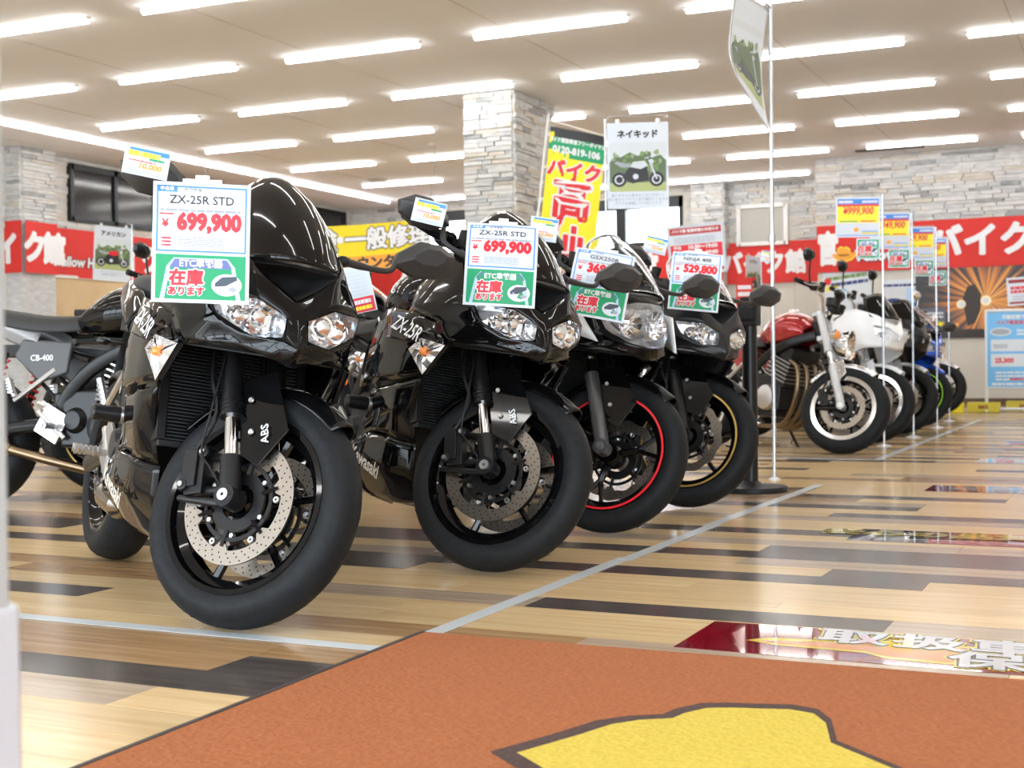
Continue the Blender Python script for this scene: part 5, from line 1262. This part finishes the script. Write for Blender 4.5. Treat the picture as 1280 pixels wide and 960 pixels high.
s.text('41,800', PR, .075, .16, .03, 2, .05, name='red_lettering'); s.text('25,300', PR, .075, -.16, -.13, 2, .05, name='red_lettering'); s.lines(PGY, -.28, .02, -.12, .07, 2, .6, 2, 'grey_print')
s.ellipse('yellow_badge', PY, .18, -.12, .12, .045, 2)
s.lines(WT, -.26, -.36, .3, -.24, 3, .45, 2, 'white_print', 6); s.lines(PR, -.1, -.36, .2, -.33, 1, .8, 3, 'red_print', 6); s.lines(WT, -.3, -.42, .3, -.385, 1, .8, 2, 'white_print', 9)
p_ = s.build('blue_panel', None, None, Matrix.Translation((0, -.02, .73)))
# a part of the stand: keep the panel and join its prints one level below
p_.parent = t
s = Sheet(.52, .33, PW, .003, .002); s.rect('red_panel', PDR, -.24, .10, .24, .14, 1); s.rect('red_panel', PDR, -.24, -.145, .24, -.12, 1); s.lines(PR, -.22, -.02, .22, .07, 2, .75, 1, 'red_print', 3); s.lines(PGY, -.2, -.10, .2, -.04, 2, .4, 1, 'fine_print', 4)
s.build('notice_card', 'white notice with red lines above the blue price panel', 'sign', place(-1.20, 16.95, 1.42, 4.7, -3)); 
pole_stand('thin pole stand behind the blue price panel', -1.24, 17.0, 1.30)
# yellow kerb boxes along the wall foot
def kerb(label, x, y, w, txt, m):
    b = MB(); b.box((0, 0, .055), (w, .22, .11)); o = b.build('floor_box', m, None, place(x, y, 0, 2), bevel=.004); tag(o, label, 'box', 'yellow boxes along the far wall')
    s = Sheet(w * .9, .08, m, .001, .0015); s.text(txt, PDR, .055, 0, 0, 1, .05, name='red_lettering'); q = s.build('box_face', None, None, Matrix.Translation((0, -.1125, .055)), parent=o)
kerb('yellow floor box lettered オススメ beside the last wheel', -2.17, 16.6, .5, 'オススメ!', PY)
kerb('yellow floor box with dark ends between the last wheel and the blue stand', -1.72, 16.85, .36, 'BIKE', mat('kerb_gold', (.75, .62, .05), .5))
kerb('yellow floor box behind the leg of the blue stand', -1.30, 17.35, .42, 'SALE', mat('kerb_gold', (.75, .62, .05), .5))
# left door post close to the camera
t = empty('door_post', Matrix.Translation((-.7875, .7405, 0))); tag(t, 'pale grey door post at the left edge of the view', 'post')
dp = mat('pale_grey_metal', (.55, .60, .62), .35, .2)
b = MB(); b.box((0, 0, 1.3), (.035, .03, 2.6)); b.build('upright', dp, t, bevel=.003)
b = MB(); b.box((-.002, 0, .2275), (.042, .05, .455)); b.build('foot_cover', mat('foot_cover_grey', (.60, .63, .68), .4), t, bevel=.006)

# ================================================================== things on the floor
tm = mat('floor_tape', (.60, .64, .66), .25)
def tape(label, a, b_, wd=.048, z=.0012, jit=0.):
    a, b_ = Vector((*a, z)), Vector((*b_, z)); d = (b_ - a).normalized(); n = Vector((-d.y, d.x, 0)) * wd / 2; up = Vector((0, 0, .0008))
    m = MB(); m.add([a - n, b_ - n, b_ + n, a + n, a - n + up, b_ - n + up, b_ + n + up, a + n + up], [(0, 3, 2, 1), (4, 5, 6, 7), (0, 1, 5, 4), (2, 3, 7, 6), (1, 2, 6, 5), (3, 0, 4, 7)])
    o = m.build('floor_tape', tm, smooth=False); tag(o, label, 'tape', 'pale tape lines marking the display areas'); return o
tape('pale floor tape across the foreground left, ending at the brown mat', (-6.5, 2.60), (-1.50, 2.585))
tape('first length of the long pale floor tape, from the brown mat outward', (-1.515, 2.60), (-1.515, 4.10))
tape('second length of the long pale floor tape, alongside the third bike', (-1.500, 4.04), (-1.500, 5.05), z=.002)
tape('third length of the long pale floor tape, ending near the round-based post', (-1.515, 4.99), (-1.49, 6.85))
tape('pale floor tape running past the wheels of the far row', (-1.52, 8.62), (-1.52, 14.6))
tape('pale floor tape crossing in front of the red bike', (-6.5, 8.64), (-1.52, 8.64))
carpet = noise_mat('brown_mat', (.31, .095, .028), (.39, .128, .042), 90, .95, bump=.5)
N, L, b_ = nodes(carpet)
m = MB(); m.box((.9, 1.165, .004), (4.78, 3.23, .008)); o = m.build('floor_mat', carpet, None, Matrix.Rotation(math.radians(.7), 4, 'Z'), bevel=.002); tag(o, 'large rust brown floor mat with a yellow emblem in the foreground', 'mat')
m = MB(); m.box((-1.495, 1.165, .0045), (.012, 3.23, .009)); m.build('mat_edging', mat('mat_rubber', (.05, .04, .04), .7), o)
hat = [(-.87, 2.10), (-.84, 2.19), (-.80, 2.24), (-.745, 2.275), (-.735, 2.32), (-.705, 2.375), (-.66, 2.395), (-.60, 2.41), (-.55, 2.425), (-.50, 2.41), (-.465, 2.35), (-.43, 2.22), (-.30, 2.10), (-.12, 2.06), (-.05, 1.98), (-.2, 1.84), (-.5, 1.78), (-.8, 1.84), (-.93, 1.95)]
c = Vector((-.5, 2.1, 0))
def flat(name, pts, z, m_, parent): 
    b = MB(); b.add([(x, y, z) for x, y in pts], [tuple(range(len(pts)))]); return b.build(name, m_, parent, smooth=False)
flat('emblem_outline', hat, .0086, noise_mat('mat_dark_brown', (.06, .035, .03), (.09, .05, .045), 90, .95, bump=.5), o)
flat('emblem', [(c.x + (x - c.x) * .90, c.y + (y - c.y) * .90 - .004) for x, y in hat], .0090, noise_mat('mat_yellow', (.56, .42, .05), (.64, .50, .08), 90, .95, bump=.5), o)
# glossy floor stickers
gl = {'r': mat('sticker_red', (.28, .008, .02), .06, 0, 1), 'n': mat('sticker_navy', (.03, .035, .13), .06, 0, 1), 'w': mat('sticker_pale', (.68, .70, .78), .08, 0, 1)}
GW = mat('sticker_white', (.78, .79, .84), .15, 0, 1); GY = mat('sticker_yellow', (.85, .70, .05), .15, 0, 1); GK = mat('sticker_black', (.03, .03, .04), .15, 0, 1); GO = mat('sticker_orange', (.85, .30, .05), .15, 0, 1)
def sticker(label, x0, y0, w, h, base, fn, rot=-1.0):
    s = Sheet(w, h, base, .0004, .0004); fn(s, w, h)
    return s.build('floor_sticker', label, 'sticker', Matrix.Translation((x0 + w / 2, y0 + h / 2, .0012)) @ Matrix.Rotation(math.radians(rot), 4, 'Z'), 'glossy stickers on the floor', floor=True)
def red1(s, w, h):
    a = -w / 2
    s.poly('flame_edge', GY, [(a + .13, -.03), (a + .17, .02), (a + .30, .03), (a + .42, .075), (a + .62, .08), (a + .62, -.12), (a + .45, -.11), (a + .40, -.07), (a + .2, -.06)], 1)
    s.poly('flame', GO, [(a + .16, -.025), (a + .30, .015), (a + .42, .055), (a + .6, .06), (a + .6, -.10), (a + .46, -.09), (a + .40, -.055), (a + .2, -.045)], 2)
    for t, x, z in (('取扱車両', a + .60, .075), ('保証付', a + .82, -.072)):
        for m_, bo, lv, nm in ((GY, .10, 3, 'yellow_edge'), (GK, .068, 4, 'black_edge'), (GW, .035, 5, 'white_lettering')): s.text(t, m_, .16, x, z, lv, bo, name=nm, sx=.98, space=1.1, shear=-.1)
def navy(s, w, h):
    a = -w / 2; s.rect('white_band', GW, a + .09, -h / 2 + .01, w / 2 - .01, -h / 2 + .10, 1)
    s.text('安心の品質保証整備付販売', GY, .15, .10, .05, 3, .06, name='yellow_lettering'); s.text('安心の品質保証整備付販売', GK, .15, .10, .05, 2, .085, name='black_edge')
    s.lines(GK, a + .12, -h / 2 + .025, w / 2 - .03, -h / 2 + .085, 2, .55, 2, 'small_lettering', 4)
def red2(s, w, h):
    a = -w / 2; s.rect('orange_band', GO, a + .16, -h / 2 + .03, a + .62, h / 2 - .03, 1)
    s.text('全車保証', GW, .17, a + .42, .0, 3, .05, name='white_lettering'); s.text('全車保証', GK, .17, a + .42, 0, 2, .10, name='black_edge')
    s.rect('pale_panel', gl['w'], a + .68, -h / 2, w / 2, h / 2, 1); s.lines(GW, a + .72, -h * .35, w / 2 - .04, h * .35, 2, .6, 2, 'white_lettering', 3)
def pale(s, w, h): s.lines(GW, -w * .4, -h * .3, w * .4, h * .3, 2, .6, 1, 'white_lettering', 3); s.rect('blue_band', mat('sticker_blue', (.30, .38, .75), .1, 0, 1), -w / 2, -h * .5, w / 2, -h * .36, 1)
sticker('dark red glossy floor sticker with flames and white characters at the mat edge', -.945, 2.845, 1.35, .32, gl['r'], red1, 0)
sticker('navy glossy floor sticker with yellow characters, middle of the aisle', -.95, 4.77, 1.35, .33, gl['n'], navy, 0)
sticker('dark red and orange floor sticker farther along the aisle', -.955, 6.66, 1.3, .32, gl['r'], red2, 0)
sticker('pale blue floor sticker beyond the orange one', -.93, 8.60, 1.3, .32, gl['w'], pale, 0)
sticker('pale blue floor sticker farthest down the aisle', -.93, 10.5, 1.3, .32, gl['w'], pale, 0)
